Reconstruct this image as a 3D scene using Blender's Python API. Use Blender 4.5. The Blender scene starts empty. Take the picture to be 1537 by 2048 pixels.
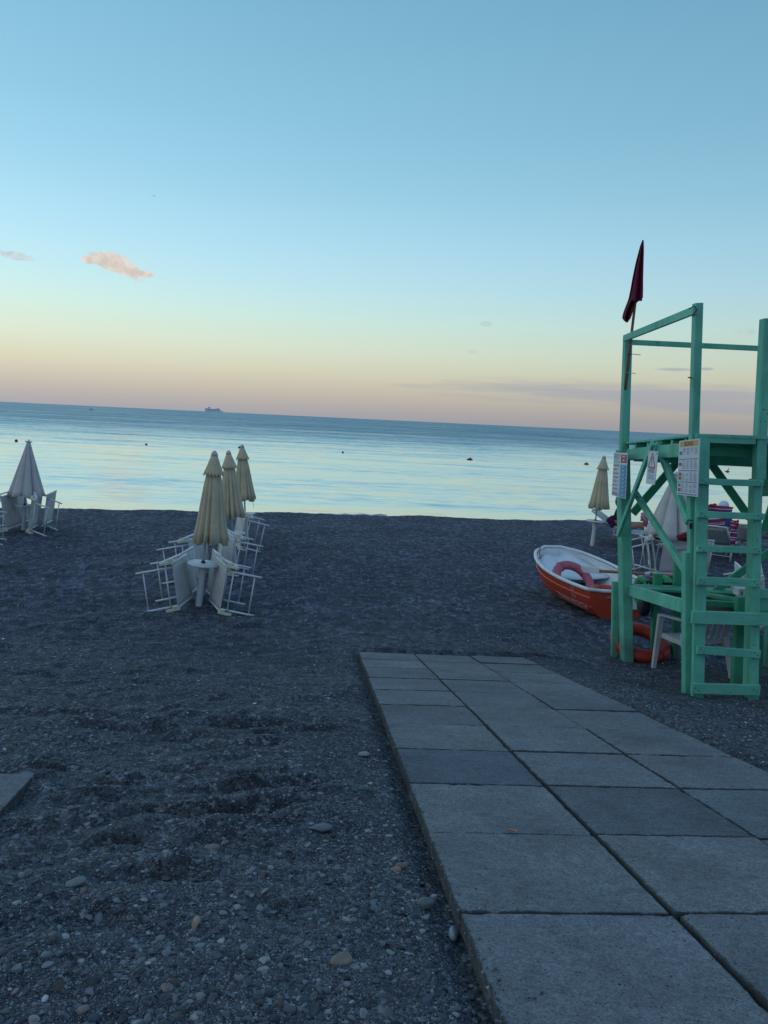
import bpy, bmesh, math, random
import numpy as np
from mathutils import Vector, Matrix, Quaternion
random.seed(7); rng = np.random.default_rng(11)
S = bpy.context.scene
COL = S.collection
PI = math.pi
R = math.radians

# ------------------------------------------------------------ camera
FPX = 1500.0; CZ = 3.3
PITCH = math.atan(184.2/FPX); ROLL = R(2.724)
CR = Matrix.Rotation(PI/2-PITCH, 3, 'X') @ Matrix.Rotation(ROLL, 3, 'Z')
cd = bpy.data.cameras.new('camera'); cam = bpy.data.objects.new('camera', cd); COL.objects.link(cam)
cam.matrix_world = Matrix.Translation((0, 0, CZ)) @ CR.to_4x4()
cd.sensor_fit = 'VERTICAL'; cd.sensor_height = 36; cd.lens = FPX/2048*36
cd.clip_start = 0.05; cd.clip_end = 60000
S.camera = cam
S.render.resolution_x = 768; S.render.resolution_y = 1024

def raydir(px, py):
    return CR @ Vector(((px-768.5)/FPX, -(py-1024)/FPX, -1))
def at(px, py, Y):
    """pixel of the photograph + distance ahead in metres -> world point"""
    d = raydir(px, py)
    return Vector((0, 0, CZ)) + d*(Y/d.y)
def azel(px, py):
    d = raydir(px, py).normalized()
    return math.atan2(d.x, d.y), math.asin(d.z)

# ------------------------------------------------------------ world (dusk sky, sun already down)
def lin(c):
    return tuple(((x/255)/12.92 if x/255 <= 0.04045 else ((x/255+0.055)/1.055)**2.4) for x in c)

class NT:
    """tiny node-graph helper"""
    def __init__(s, tree): s.t = tree; s.n = tree.nodes; s.l = tree.links
    def new(s, typ, **kw):
        n = s.n.new(typ)
        for k, v in kw.items(): setattr(n, k, v)
        return n
    def put(s, sock, v):
        if isinstance(v, bpy.types.NodeSocket): s.l.new(v, sock)
        elif v is not None:
            if hasattr(sock.default_value, '__len__') and not hasattr(v, '__len__'): v = [v]*len(sock.default_value)
            if hasattr(sock.default_value, '__len__') and len(sock.default_value) == 4 and len(v) == 3: v = (*v, 1)
            sock.default_value = v
    def m(s, op, a, b=None, c=None, clamp=False):
        n = s.new('ShaderNodeMath', operation=op); n.use_clamp = clamp
        s.put(n.inputs[0], a)
        if b is not None: s.put(n.inputs[1], b)
        if c is not None: s.put(n.inputs[2], c)
        return n.outputs[0]
    def vm(s, op, a, b=None, out=0):
        n = s.new('ShaderNodeVectorMath', operation=op); s.put(n.inputs[0], a)
        if b is not None:
            if op == 'SCALE': s.put(n.inputs[3], b)
            else: s.put(n.inputs[1], b)
        return n.outputs[out]
    def rng(s, v, a, b, c=0, d=1, smooth=True):
        n = s.new('ShaderNodeMapRange'); n.interpolation_type = 'SMOOTHSTEP' if smooth else 'LINEAR'
        s.put(n.inputs[0], v)
        for i, x in zip((1, 2, 3, 4), (a, b, c, d)): s.put(n.inputs[i], x)
        return n.outputs[0]
    def mix(s, f, a, b, mode='MIX'):
        n = s.new('ShaderNodeMix', data_type='RGBA', blend_type=mode)
        s.put(n.inputs[0], f); s.put(n.inputs[6], a); s.put(n.inputs[7], b)
        return n.outputs[2]
    def ramp(s, f, stops, interp='LINEAR'):
        n = s.new('ShaderNodeValToRGB'); n.color_ramp.interpolation = interp
        e = n.color_ramp.elements
        while len(e) > 1: e.remove(e[-1])
        for i, (p, c) in enumerate(stops):
            x = e[0] if i == 0 else e.new(p)
            x.position = p; x.color = (*c, 1) if len(c) == 3 else c
        s.put(n.inputs[0], f)
        return n.outputs[0]
    def noise(s, vec, scale, detail=3, rough=.5, out=0, dist=0):
        n = s.new('ShaderNodeTexNoise'); s.put(n.inputs['Vector'], vec)
        n.inputs['Scale'].default_value = scale; n.inputs['Detail'].default_value = detail
        n.inputs['Roughness'].default_value = rough; n.inputs['Distortion'].default_value = dist
        return n.outputs[out]
    def voro(s, vec, scale, feature='F1', out=0, rand=1):
        n = s.new('ShaderNodeTexVoronoi', feature=feature); s.put(n.inputs['Vector'], vec)
        n.inputs['Scale'].default_value = scale; n.inputs['Randomness'].default_value = rand
        return n.outputs[out]
    def xyz(s, x, y, z):
        n = s.new('ShaderNodeCombineXYZ')
        for i, v in enumerate((x, y, z)): s.put(n.inputs[i], v)
        return n.outputs[0]
    def sep(s, v):
        n = s.new('ShaderNodeSeparateXYZ'); s.put(n.inputs[0], v); return n.outputs

W = bpy.data.worlds.new('World'); S.world = W; W.use_nodes = True
w = NT(W.node_tree); w.n.clear()
gen = w.vm('NORMALIZE', w.new('ShaderNodeTexCoord').outputs['Generated'])
gx, gy, gz = w.sep(gen)
el = w.m('ARCSINE', gz)
az = w.m('ARCTAN2', gx, gy)
eln = w.m('DIVIDE', el, PI/2, clamp=True)
def E(deg): return deg/90
SKY = [(0, (161, 160, 167)), (E(.8), (174, 169, 167)), (E(2.0), (194, 187, 172)), (E(3.4), (208, 207, 184)), (E(5.0), (210, 221, 202)),
       (E(7.2), (199, 228, 221)), (E(9.5), (185, 224, 234)), (E(12.5), (170, 216, 236)), (E(16), (152, 204, 229)), (E(20), (138, 192, 219)),
       (E(27), (121, 177, 206)), (E(40), (104, 158, 200)), (E(90), (82, 126, 178))]
sky = w.ramp(eln, [(p, lin(c)) for p, c in SKY])
# the sky is brighter over the sea to the left (west) and dimmer to the right and behind
side = w.rng(az, -.55, .60, 1.16, .85, smooth=False)
behind = w.rng(gy, -.5, .35, 0, 1)
sky = w.mix(1, sky, w.xyz(w.m('POWER', side, 1.12), side, w.m('POWER', side, .9)), 'MULTIPLY')
dusk = w.ramp(eln, [(0, lin((140, 156, 190))), (.25, lin((142, 171, 205))), (1, lin((84, 126, 182)))])
wl = w.rng(gx, -1, .4, 1, 0)
dusk = w.mix(w.m('MULTIPLY', wl, .75), dusk, lin((196, 206, 204)))
sky = w.mix(behind, dusk, sky)
# clouds
cn = w.noise(w.xyz(w.m('MULTIPLY', az, 1.0), w.m('MULTIPLY', el, 1.7), 0), 62, 7, .66, dist=.4)
def puff(px, py, wx, wy, tilt=0):
    a0, e0 = azel(px, py)
    da = w.m('SUBTRACT', az, a0); de = w.m('SUBTRACT', el, e0)
    c, s_ = math.cos(tilt), math.sin(tilt)
    u = w.m('ADD', w.m('MULTIPLY', da, c), w.m('MULTIPLY', de, s_))
    v = w.m('SUBTRACT', w.m('MULTIPLY', de, c), w.m('MULTIPLY', da, s_))
    r = w.m('ADD', w.m('POWER', w.m('DIVIDE', u, wx/FPX), 2), w.m('POWER', w.m('DIVIDE', v, wy/FPX), 2))
    return w.m('SUBTRACT', 1, r)
def union(*a):
    r = a[0]
    for x in a[1:]: r = w.m('MAXIMUM', r, x)
    return r
f1 = union(puff(224, 523, 47, 18, -.1), puff(252, 537, 40, 16, -.42), puff(192, 521, 28, 10), puff(287, 548, 22, 7, -.1))
f2 = puff(35, 512, 32, 8, -.05)
f3 = union(puff(1492, 663, 26, 6), puff(1516, 665, 30, 4), puff(973, 648, 14, 6), puff(946, 703, 13, 4))
for f, col, amt in ((f1, (228, 208, 194), .85), (f2, (203, 204, 208), .6), (f3, (190, 196, 200), .3)):
    mk = w.rng(w.m('ADD', f, w.m('MULTIPLY', w.m('SUBTRACT', cn, .47), 2.6)), 0.0, .75, 0, amt)
    mk = w.m('MULTIPLY', mk, w.rng(f, -.6, .1))
    sky = w.mix(mk, sky, w.mix(w.rng(w.noise(gen, 90, 4, .6), .35, .65), lin(tuple(c*.93 for c in col)), lin(tuple(min(c*1.05, 255) for c in col))))
# long grey-lilac streaks low over the horizon, mostly to the right
sn = w.noise(w.xyz(w.m('MULTIPLY', az, 5), w.m('MULTIPLY', el, 70), 1.7), 1.0, 5, .55)
bands = union(puff(1300, 789, 460, 30, -.0), puff(1440, 815, 290, 20), puff(1350, 739, 40, 4), puff(1412, 738, 16, 3))
mk = w.m('MULTIPLY', w.rng(w.m('ADD', bands, w.m('MULTIPLY', w.m('SUBTRACT', sn, .47), 3.4)), .0, 1.2, 0, .66), w.rng(bands, -.5, .5))
sky = w.mix(mk, sky, lin((158, 162, 178)))
# below the horizon (only the rays that slip under the sea's edge see it)
bg = w.new('ShaderNodeBackground'); w.put(bg.inputs[0], sky); bg.inputs[1].default_value = 1.0
w.l.new(bg.outputs[0], w.new('ShaderNodeOutputWorld').inputs[0])

sl = bpy.data.lights.new('afterglow', 'SUN'); so = bpy.data.objects.new('afterglow', sl); COL.objects.link(so)
sl.energy = 0.12; sl.angle = R(60); sl.color = (1, .86, .72)
so.rotation_euler = Vector((-.9, .25, .35)).to_track_quat('Z', 'Y').to_euler()

S.view_settings.view_transform = 'Standard'; S.view_settings.look = 'None'
S.view_settings.exposure = 0.0; S.view_settings.gamma = 1
S.cycles.max_bounces = 6; S.cycles.use_denoising = True
try: S.cycles.use_adaptive_sampling = True
except Exception: pass

# ------------------------------------------------------------ materials
MATS = {}
def newmat(name):
    m = bpy.data.materials.new(name); m.use_nodes = True
    k = NT(m.node_tree); b = k.n['Principled BSDF']; MATS[name] = m
    return m, k, b
def mat(name, col, rough=.6, var=.15, vs=6, bump=0, bs=40, metal=0, spec=.5, stretch=(1, 1, 1), dirt=0, dcol=(.05, .05, .05), ds=3, sss=0, transl=0, srgb=True):
    """procedural paint / cloth / plastic with mottling, optional dirt patches and fine bump"""
    if name in MATS: return MATS[name]
    m, k, b = newmat(name)
    c = lin(col) if srgb else col
    tc = k.vm('MULTIPLY', k.new('ShaderNodeTexCoord').outputs['Object'], stretch)
    n = k.noise(tc, vs, 4, .6)
    base = k.mix(1, c, k.rng(n, .3, .7, 1-var, 1+var, smooth=False), 'MULTIPLY')
    if dirt:
        dn = k.noise(tc, ds, 6, .7, dist=.6)
        base = k.mix(k.rng(dn, .52, .72, 0, dirt), base, dcol)
    k.put(b.inputs['Base Color'], base)
    b.inputs['Metallic'].default_value = metal; b.inputs['Specular IOR Level'].default_value = spec
    k.put(b.inputs['Roughness'], k.rng(n, .3, .7, max(rough-.08, .02), min(rough+.08, 1), smooth=False))
    if bump:
        bn = k.new('ShaderNodeBump'); bn.inputs['Strength'].default_value = bump; bn.inputs['Distance'].default_value = .004
        k.put(bn.inputs['Height'], k.noise(tc, bs, 4, .6)); k.l.new(bn.outputs[0], b.inputs['Normal'])
    if transl:
        tr = k.new('ShaderNodeBsdfTranslucent'); k.put(tr.inputs[0], base)
        mx = k.new('ShaderNodeMixShader'); mx.inputs[0].default_value = transl
        k.l.new(b.outputs[0], mx.inputs[1]); k.l.new(tr.outputs[0], mx.inputs[2])
        k.l.new(mx.outputs[0], k.n['Material Output'].inputs[0])
    return m

def paint(name, col, st):
    m, k, b = newmat(name)
    O = k.new('ShaderNodeTexCoord').outputs['Object']; tc = k.vm('MULTIPLY', O, st)
    g = k.noise(tc, 26, 5, .65); p = k.noise(O, 3.2, 4, .6); f = k.noise(tc, 9, 6, .75, dist=.5); c2 = k.noise(O, 38, 3, .6)
    c = k.mix(1, col, k.rng(p, .3, .7, .80, 1.22, smooth=False), 'MULTIPLY')
    c = k.mix(k.rng(f, .52, .68, 0, .45), c, tuple(x*.45 for x in col))          # weathered streaks along the grain
    c = k.mix(k.rng(f, .25, .40, .35, 0), c, (col[0]*1.8+.03, min(col[1]*1.25, .6), col[2]*1.35))   # chalky faded areas
    chip = k.m('MULTIPLY', k.rng(c2, .66, .70), k.rng(p, .42, .6))
    c = k.mix(chip, c, (.10, .085, .065))
    oz = k.sep(k.new('ShaderNodeNewGeometry').outputs['Position'])[2]
    c = k.mix(k.m('MULTIPLY', k.rng(k.m('ADD', oz, k.m('MULTIPLY', p, .3)), .95, 1.25, 1, 0), .45), c, (.10, .12, .11))   # sandy scuffs near the ground
    k.put(b.inputs['Base Color'], c); k.put(b.inputs['Roughness'], k.rng(f, .3, .7, .45, .75)); b.inputs['Specular IOR Level'].default_value = .35
    bn = k.new('ShaderNodeBump'); bn.inputs['Strength'].default_value = .6; bn.inputs['Distance'].default_value = .004
    k.put(bn.inputs['Height'], k.m('SUBTRACT', g, chip)); k.l.new(bn.outputs[0], b.inputs['Normal'])
    return m
GC = (.14, .50, .36)
M_green = paint('green_paint', GC, (1, 1, .10)); M_greenh = paint('green_paint_boards', GC, (.12, 1, 1)); M_greend = paint('green_paint_shaded', (.055, .34, .20), (.3, 1, .3))  # last: darker copy of the green, shade of inner and far parts in its colour
M_wood = mat('bare_wood', (.23, .12, .075), .7, .3, 9, .5, 30, stretch=(1, 1, .15), srgb=False)
M_flag = mat('flag_cloth', (.22, .009, .055), .85, .25, 5, .3, 90, transl=.38, srgb=False)
M_chair = mat('weathered_white_plastic', (.50, .54, .56), .5, .1, 5, .1, 30, dirt=.4, dcol=(.3, .32, .32), ds=6, srgb=False)
M_cream = mat('cream_canvas', (.76, .69, .50), .9, .12, 3, .3, 120, transl=.32, dirt=.25, dcol=(.38, .33, .2), ds=4, srgb=False)
M_wcloth = mat('white_canvas', (.76, .76, .74), .9, .08, 3, .25, 120, transl=.38, dirt=.2, dcol=(.36, .38, .42), ds=4, srgb=False)
M_white = mat('white_tube', (.68, .72, .76), .4, .07, 8, .1, 40, dirt=.2, dcol=(.4, .42, .42), ds=9, srgb=False)
M_plastic = mat('white_plastic', (.62, .66, .70), .45, .08, 5, .1, 30, dirt=.35, dcol=(.38, .4, .4), ds=6, srgb=False)
M_mesh = mat('lounger_cloth', (.64, .65, .63), .85, .1, 5, .25, 110, transl=.15, dirt=.3, dcol=(.33, .34, .32), ds=5, srgb=False)
M_hinge = mat('yellowed_plastic', (.62, .63, .46), .5, .1, 12, srgb=False)
M_pole = mat('steel_pole', (.40, .46, .52), .35, .1, 9, metal=.3, srgb=False)
M_black = mat('black_rubber', (.018, .02, .026), .6, .3, 12, .4, 50, srgb=False)
M_orange = mat('orange_gelcoat', (.54, .064, .026), .4, .12, 3, .15, 15, dirt=.4, dcol=(.28, .035, .02), ds=5, srgb=False)
M_red = mat('red_foam', (.42, .035, .022), .55, .15, 6, .15, 40, dirt=.4, dcol=(.25, .03, .02), ds=7, srgb=False)
M_pink = mat('faded_pink_foam', (.48, .12, .17), .6, .2, 6, .2, 40, dirt=.5, dcol=(.35, .2, .25), ds=9, srgb=False)
M_boatw = mat('white_gelcoat', (.74, .80, .82), .35, .07, 3, .05, 10, dirt=.3, dcol=(.40, .46, .48), ds=4, srgb=False)
M_dark = mat('dark_sheet', (.02, .022, .03), .8, .3, 6, srgb=False)
M_rope = mat('rope', (.42, .40, .32), .9, .2, 30, .5, 80, srgb=False)
M_redrope = mat('red_rope', (.45, .02, .05), .8, .2, 30, srgb=False)
M_wheel = mat('green_plastic', (.02, .30, .10), .4, .15, 8, srgb=False)
M_brown = mat('brown_plywood', (.10, .075, .06), .8, .3, 5, srgb=False)
M_skin = mat('skin', (.40, .20, .14), .55, .1, 8, srgb=False)
M_hair = mat('brown_hair', (.045, .022, .015), .6, .3, 30, .5, 80, srgb=False)
M_shirt = mat('black_cloth', (.02, .016, .028), .9, .3, 8, .3, 60, srgb=False)
M_purple = mat('purple_cloth', (.12, .012, .10), .9, .3, 12, .4, 40, srgb=False)
M_pinkc = mat('pink_cloth', (.50, .25, .32), .9, .3, 14, .4, 40, srgb=False)
M_redc = mat('red_cloth', (.42, .03, .05), .9, .2, 9, .3, 60, srgb=False)
M_blue = mat('blue_cloth', (.02, .045, .20), .9, .2, 9, .3, 60, srgb=False)
M_cap = mat('white_cap', (.62, .68, .78), .8, .05, 9, srgb=False)
M_sign = mat('sign_board', (.60, .66, .74), .4, .05, 6, dirt=.15, dcol=(.4, .44, .5), ds=8, srgb=False)
M_ink = mat('sign_ink', (.06, .09, .16), .5, .1, 20, srgb=False)
M_inkg = mat('sign_grey_ink', (.24, .27, .36), .5, .1, 20, srgb=False)
M_sred = mat('sign_red', (.42, .05, .09), .5, .1, 9, srgb=False)
M_sblue = mat('sign_blue', (.03, .25, .48), .5, .15, 9, srgb=False)
M_snavy = mat('sign_navy', (.03, .09, .32), .5, .1, 9, srgb=False)
M_syel = mat('sign_yellow', (.55, .42, .10), .5, .1, 9, srgb=False)
M_sgreen = mat('sign_green', (.04, .26, .14), .5, .1, 9, srgb=False)
M_buoy = mat('buoy_red', (.28, .02, .02), .5, .2, 4, srgb=False)
M_ship = mat('ship_paint', (.54, .66, .76), .6, .08, .02, srgb=False)
M_shipd = mat('ship_windows', (.34, .44, .54), .5, .1, .02, srgb=False)
M_bird = mat('gull_feather', (.10, .12, .15), .8, .1, 5, srgb=False)
M_foam = mat('foam', (.75, .8, .85), .8, .1, 5, srgb=False)
# striped towel
def towel_mat(name, scale):
    m, k, b = newmat(name)
    u = k.sep(k.new('ShaderNodeTexCoord').outputs['UV'])[0]
    n = k.m('FRACT', k.m('MULTIPLY', u, scale))
    c = k.ramp(n, [(0, (.20, .02, .05)), (.22, (.62, .58, .64)), (.34, (.06, .04, .16)), (.48, (.30, .03, .06)), (.62, (.66, .52, .56)), (.70, (.24, .03, .07)), (.86, (.10, .03, .12))], 'CONSTANT')
    k.put(b.inputs['Base Color'], c); b.inputs['Roughness'].default_value = .95
    return m
M_towel = towel_mat('striped_towel', 3.2)

def gravel_mats():
    m, k, b = newmat('gravel_ground')
    P = k.new('ShaderNodeNewGeometry').outputs['Position']
    dist = k.vm('LENGTH', k.vm('SUBTRACT', P, (0, 0, 3)), out=1)
    big = k.noise(P, .9, 5, .6)
    n1 = k.noise(P, 9, 6, .7)
    v1 = k.voro(P, 75, out=1); v1b = k.voro(P, 75)
    v2 = k.voro(P, 26, out=1)
    v3 = k.voro(k.vm('MULTIPLY', P, (1, .55, 1)), 15, out=1)
    s1 = k.sep(v1)[0]; s2 = k.sep(v2)[1]; s3 = k.sep(v3)[0]
    fine = k.m('ADD', k.m('MULTIPLY', s1, .6), k.m('MULTIPLY', s2, .4))
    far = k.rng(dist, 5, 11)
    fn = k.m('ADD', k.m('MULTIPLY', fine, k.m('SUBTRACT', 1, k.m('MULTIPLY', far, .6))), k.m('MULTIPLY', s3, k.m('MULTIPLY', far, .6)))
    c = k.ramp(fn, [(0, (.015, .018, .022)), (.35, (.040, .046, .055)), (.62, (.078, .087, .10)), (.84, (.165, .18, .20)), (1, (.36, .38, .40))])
    # damp, finer and darker sand in patches; bluer tint with distance from the camera
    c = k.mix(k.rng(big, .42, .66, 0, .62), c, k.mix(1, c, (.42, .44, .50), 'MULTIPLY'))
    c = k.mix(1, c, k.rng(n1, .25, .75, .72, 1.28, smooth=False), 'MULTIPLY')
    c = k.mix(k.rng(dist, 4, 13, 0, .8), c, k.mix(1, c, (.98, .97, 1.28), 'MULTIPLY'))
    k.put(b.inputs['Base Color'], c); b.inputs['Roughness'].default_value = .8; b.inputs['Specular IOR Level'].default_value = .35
    h = k.m('ADD', k.m('MULTIPLY', k.m('SUBTRACT', 1, v1b), .6), k.m('MULTIPLY', k.m('ADD', s2, k.m('MULTIPLY', s3, 1.4)), .7))
    bn = k.new('ShaderNodeBump'); bn.inputs['Strength'].default_value = .9; bn.inputs['Distance'].default_value = .012
    k.put(bn.inputs['Height'], h); k.l.new(bn.outputs[0], b.inputs['Normal'])
    m2, k, b = newmat('pebble')
    at_ = k.new('ShaderNodeAttribute'); at_.attribute_name = 'tint'
    P = k.new('ShaderNodeNewGeometry').outputs['Position']
    n = k.noise(P, 60, 4, .6)
    k.put(b.inputs['Base Color'], k.mix(1, at_.outputs['Color'], k.rng(n, .3, .7, .75, 1.25, smooth=False), 'MULTIPLY'))
    b.inputs['Roughness'].default_value = .7; b.inputs['Specular IOR Level'].default_value = .35
    bn = k.new('ShaderNodeBump'); bn.inputs['Strength'].default_value = .3; bn.inputs['Distance'].default_value = .003
    k.put(bn.inputs['Height'], n); k.l.new(bn.outputs[0], b.inputs['Normal'])
    return m, m2
M_ground, M_pebble = gravel_mats()

SLH = .295
def slab_mat():
    m, k, b = newmat('concrete_slab')
    oin = k.new('ShaderNodeObjectInfo'); oi = oin.outputs['Random']
    P = k.vm('ADD', k.new('ShaderNodeNewGeometry').outputs['Position'], k.xyz(k.m('MULTIPLY', oi, 37), k.m('MULTIPLY', oi, 11), 0))
    n0 = k.noise(P, 2.2, 5, .65); n1 = k.noise(P, 26, 6, .75)
    spd = k.m('ADD', k.m('MULTIPLY', k.sep(k.voro(P, 300, out=1))[0], .6), k.m('MULTIPLY', k.sep(k.voro(P, 140, out=1))[0], .4))
    hole = k.voro(P, 120); hr = k.sep(k.voro(P, 120, out=1))[2]
    tone = oin.outputs['Color']
    c = k.ramp(n1, [(.28, (.128, .134, .141)), (.5, (.176, .184, .194)), (.74, (.220, .229, .240))])
    c = k.mix(1, c, k.rng(n0, .28, .72, .72, 1.25, smooth=False), 'MULTIPLY')
    c = k.mix(1, c, k.rng(spd, .1, .9, .62, 1.38, smooth=False), 'MULTIPLY')
    c = k.mix(1, c, tone, 'MULTIPLY')
    hm = k.m('MULTIPLY', k.rng(hole, .2, .36, 1, 0), k.rng(hr, .87, .90))
    hm2 = k.m('MULTIPLY', k.rng(k.voro(P, 42), .10, .22, 1, 0), k.rng(k.sep(k.voro(P, 42, out=1))[1], .955, .965))
    c = k.mix(k.m('MAXIMUM', hm, hm2), c, (.02, .023, .026))
    wm = k.m('MULTIPLY', k.rng(k.voro(P, 23), .05, .13, 1, 0), k.rng(k.sep(k.voro(P, 23, out=1))[0], .965, .975))
    c = k.mix(k.m('MULTIPLY', wm, .7), c, (.40, .43, .45))
    # spilt turquoise paint flecks
    tm = k.m('MULTIPLY', k.rng(k.voro(k.vm('MULTIPLY', P, (1, 1.5, 1)), 7, out=0), .05, .085, 1, 0), k.rng(k.sep(k.voro(k.vm('MULTIPLY', P, (1, 1.5, 1)), 7, out=1))[1], .93, .94))
    c = k.mix(k.m('MULTIPLY', tm, .75), c, (.05, .34, .42))
    stn = k.m('MULTIPLY', k.rng(k.noise(P, 3.1, 6, .7, dist=1), .60, .72), .45)
    c = k.mix(stn, c, (.055, .065, .075))
    ox, oy, oz = k.sep(k.new('ShaderNodeTexCoord').outputs['Object'])
    ed = k.m('SUBTRACT', SLH, k.m('MAXIMUM', k.m('ABSOLUTE', ox), k.m('ABSOLUTE', oy)))
    gr = k.rng(k.m('ADD', ed, k.m('MULTIPLY', k.m('SUBTRACT', n1, .5), .03)), .001, .009, .8, 0)
    c = k.mix(gr, c, (.035, .04, .045))      # grime packed along the joints
    k.put(b.inputs['Base Color'], c); b.inputs['Roughness'].default_value = .85; b.inputs['Specular IOR Level'].default_value = .3
    bn = k.new('ShaderNodeBump'); bn.inputs['Strength'].default_value = .55; bn.inputs['Distance'].default_value = .003
    k.put(bn.inputs['Height'], k.m('SUBTRACT', k.m('ADD', n1, k.m('MULTIPLY', spd, .35)), k.m('MAXIMUM', hm, hm2))); k.l.new(bn.outputs[0], b.inputs['Normal'])
    return m
M_slab = slab_mat()

def water_mat():
    m, k, b = newmat('sea_water')
    k.n.remove(b)
    P = k.new('ShaderNodeNewGeometry').outputs['Position']
    px, py, pz = k.sep(P)
    dist = k.m('SUBTRACT', py, k.m('MULTIPLY', px, .22))
    ld = k.m('LOGARITHM', k.m('MAXIMUM', dist, 15), 10)
    # patches of cat's-paw ripples separated by slick water
    patch = k.noise(k.vm('MULTIPLY', P, (.035, .13, 1)), 1.0, 4, .6)
    patch2 = k.noise(k.vm('MULTIPLY', P, (.008, .05, 1)), 1.0, 3, .5)
    calm = k.m('MULTIPLY', k.rng(ld, 1.74, 2.42, 0, 1), k.rng(patch2, .3, .7, .85, 1.15))
    pm = k.rng(k.m('ADD', k.m('MULTIPLY', patch, .65), k.m('MULTIPLY', patch2, .35)), .47, .66)
    A = k.m('ADD', k.m('ADD', .055, k.m('MULTIPLY', pm, .06)), k.m('MULTIPLY', calm, .26))
    B = k.m('ADD', k.m('ADD', k.m('MULTIPLY', pm, .022), k.m('MULTIPLY', calm, .095)), k.m('MULTIPLY', k.rng(ld, 1.38, 1.66), .020))
    rip = k.noise(k.vm('MULTIPLY', P, (.045, .20, 1)), 1.0, 7, .74)
    rm = k.rng(rip, .36, .66, .45, 1.7)
    A = k.m('MULTIPLY', A, rm); B = k.m('MULTIPLY', B, k.rng(rip, .36, .66, .80, 1.25))
    c1 = k.vm('SUBTRACT', k.noise(k.vm('MULTIPLY', P, (.9, 2.9, 1)), 1.0, 5, .65, out=1), (.5, .5, .5))
    c2 = k.vm('SUBTRACT', k.noise(k.vm('MULTIPLY', P, (.16, .75, 1)), 1.0, 3, .5, out=1), (.5, .5, .5))
    c3 = k.vm('SUBTRACT', k.noise(k.vm('MULTIPLY', P, (.02, .12, 1)), 1.0, 3, .5, out=1), (.5, .5, .5))
    v = k.vm('ADD', k.vm('ADD', k.vm('SCALE', c1, 1.5), c2), k.vm('SCALE', c3, k.rng(ld, 1.8, 2.8, .15, 1)))
    vx, vy, vz = k.sep(v)
    # wave faces seen from the beach lean toward it
    ny = k.m('SUBTRACT', k.m('MULTIPLY', vy, A), B)
    N = k.vm('NORMALIZE', k.xyz(k.m('MULTIPLY', vx, k.m('MULTIPLY', A, .8)), ny, .5))
    gl = k.new('ShaderNodeBsdfGlossy'); gl.inputs['Color'].default_value = (.93, .94, .90, 1); gl.inputs['Roughness'].default_value = .06
    k.l.new(N, gl.inputs['Normal'])
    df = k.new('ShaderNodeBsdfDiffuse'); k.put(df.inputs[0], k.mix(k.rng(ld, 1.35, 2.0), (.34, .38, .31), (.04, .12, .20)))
    fr = k.new('ShaderNodeFresnel'); fr.inputs['IOR'].default_value = 1.5; k.l.new(N, fr.inputs['Normal'])
    f = k.m('ADD', k.m('MULTIPLY', fr.outputs[0], .45), .56, clamp=True)
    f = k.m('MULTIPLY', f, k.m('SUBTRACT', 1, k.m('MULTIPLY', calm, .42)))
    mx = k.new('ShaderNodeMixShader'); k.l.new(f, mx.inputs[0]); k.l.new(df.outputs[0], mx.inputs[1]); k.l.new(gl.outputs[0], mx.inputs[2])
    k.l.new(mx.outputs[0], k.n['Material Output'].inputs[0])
    return m
M_water = water_mat()

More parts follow.
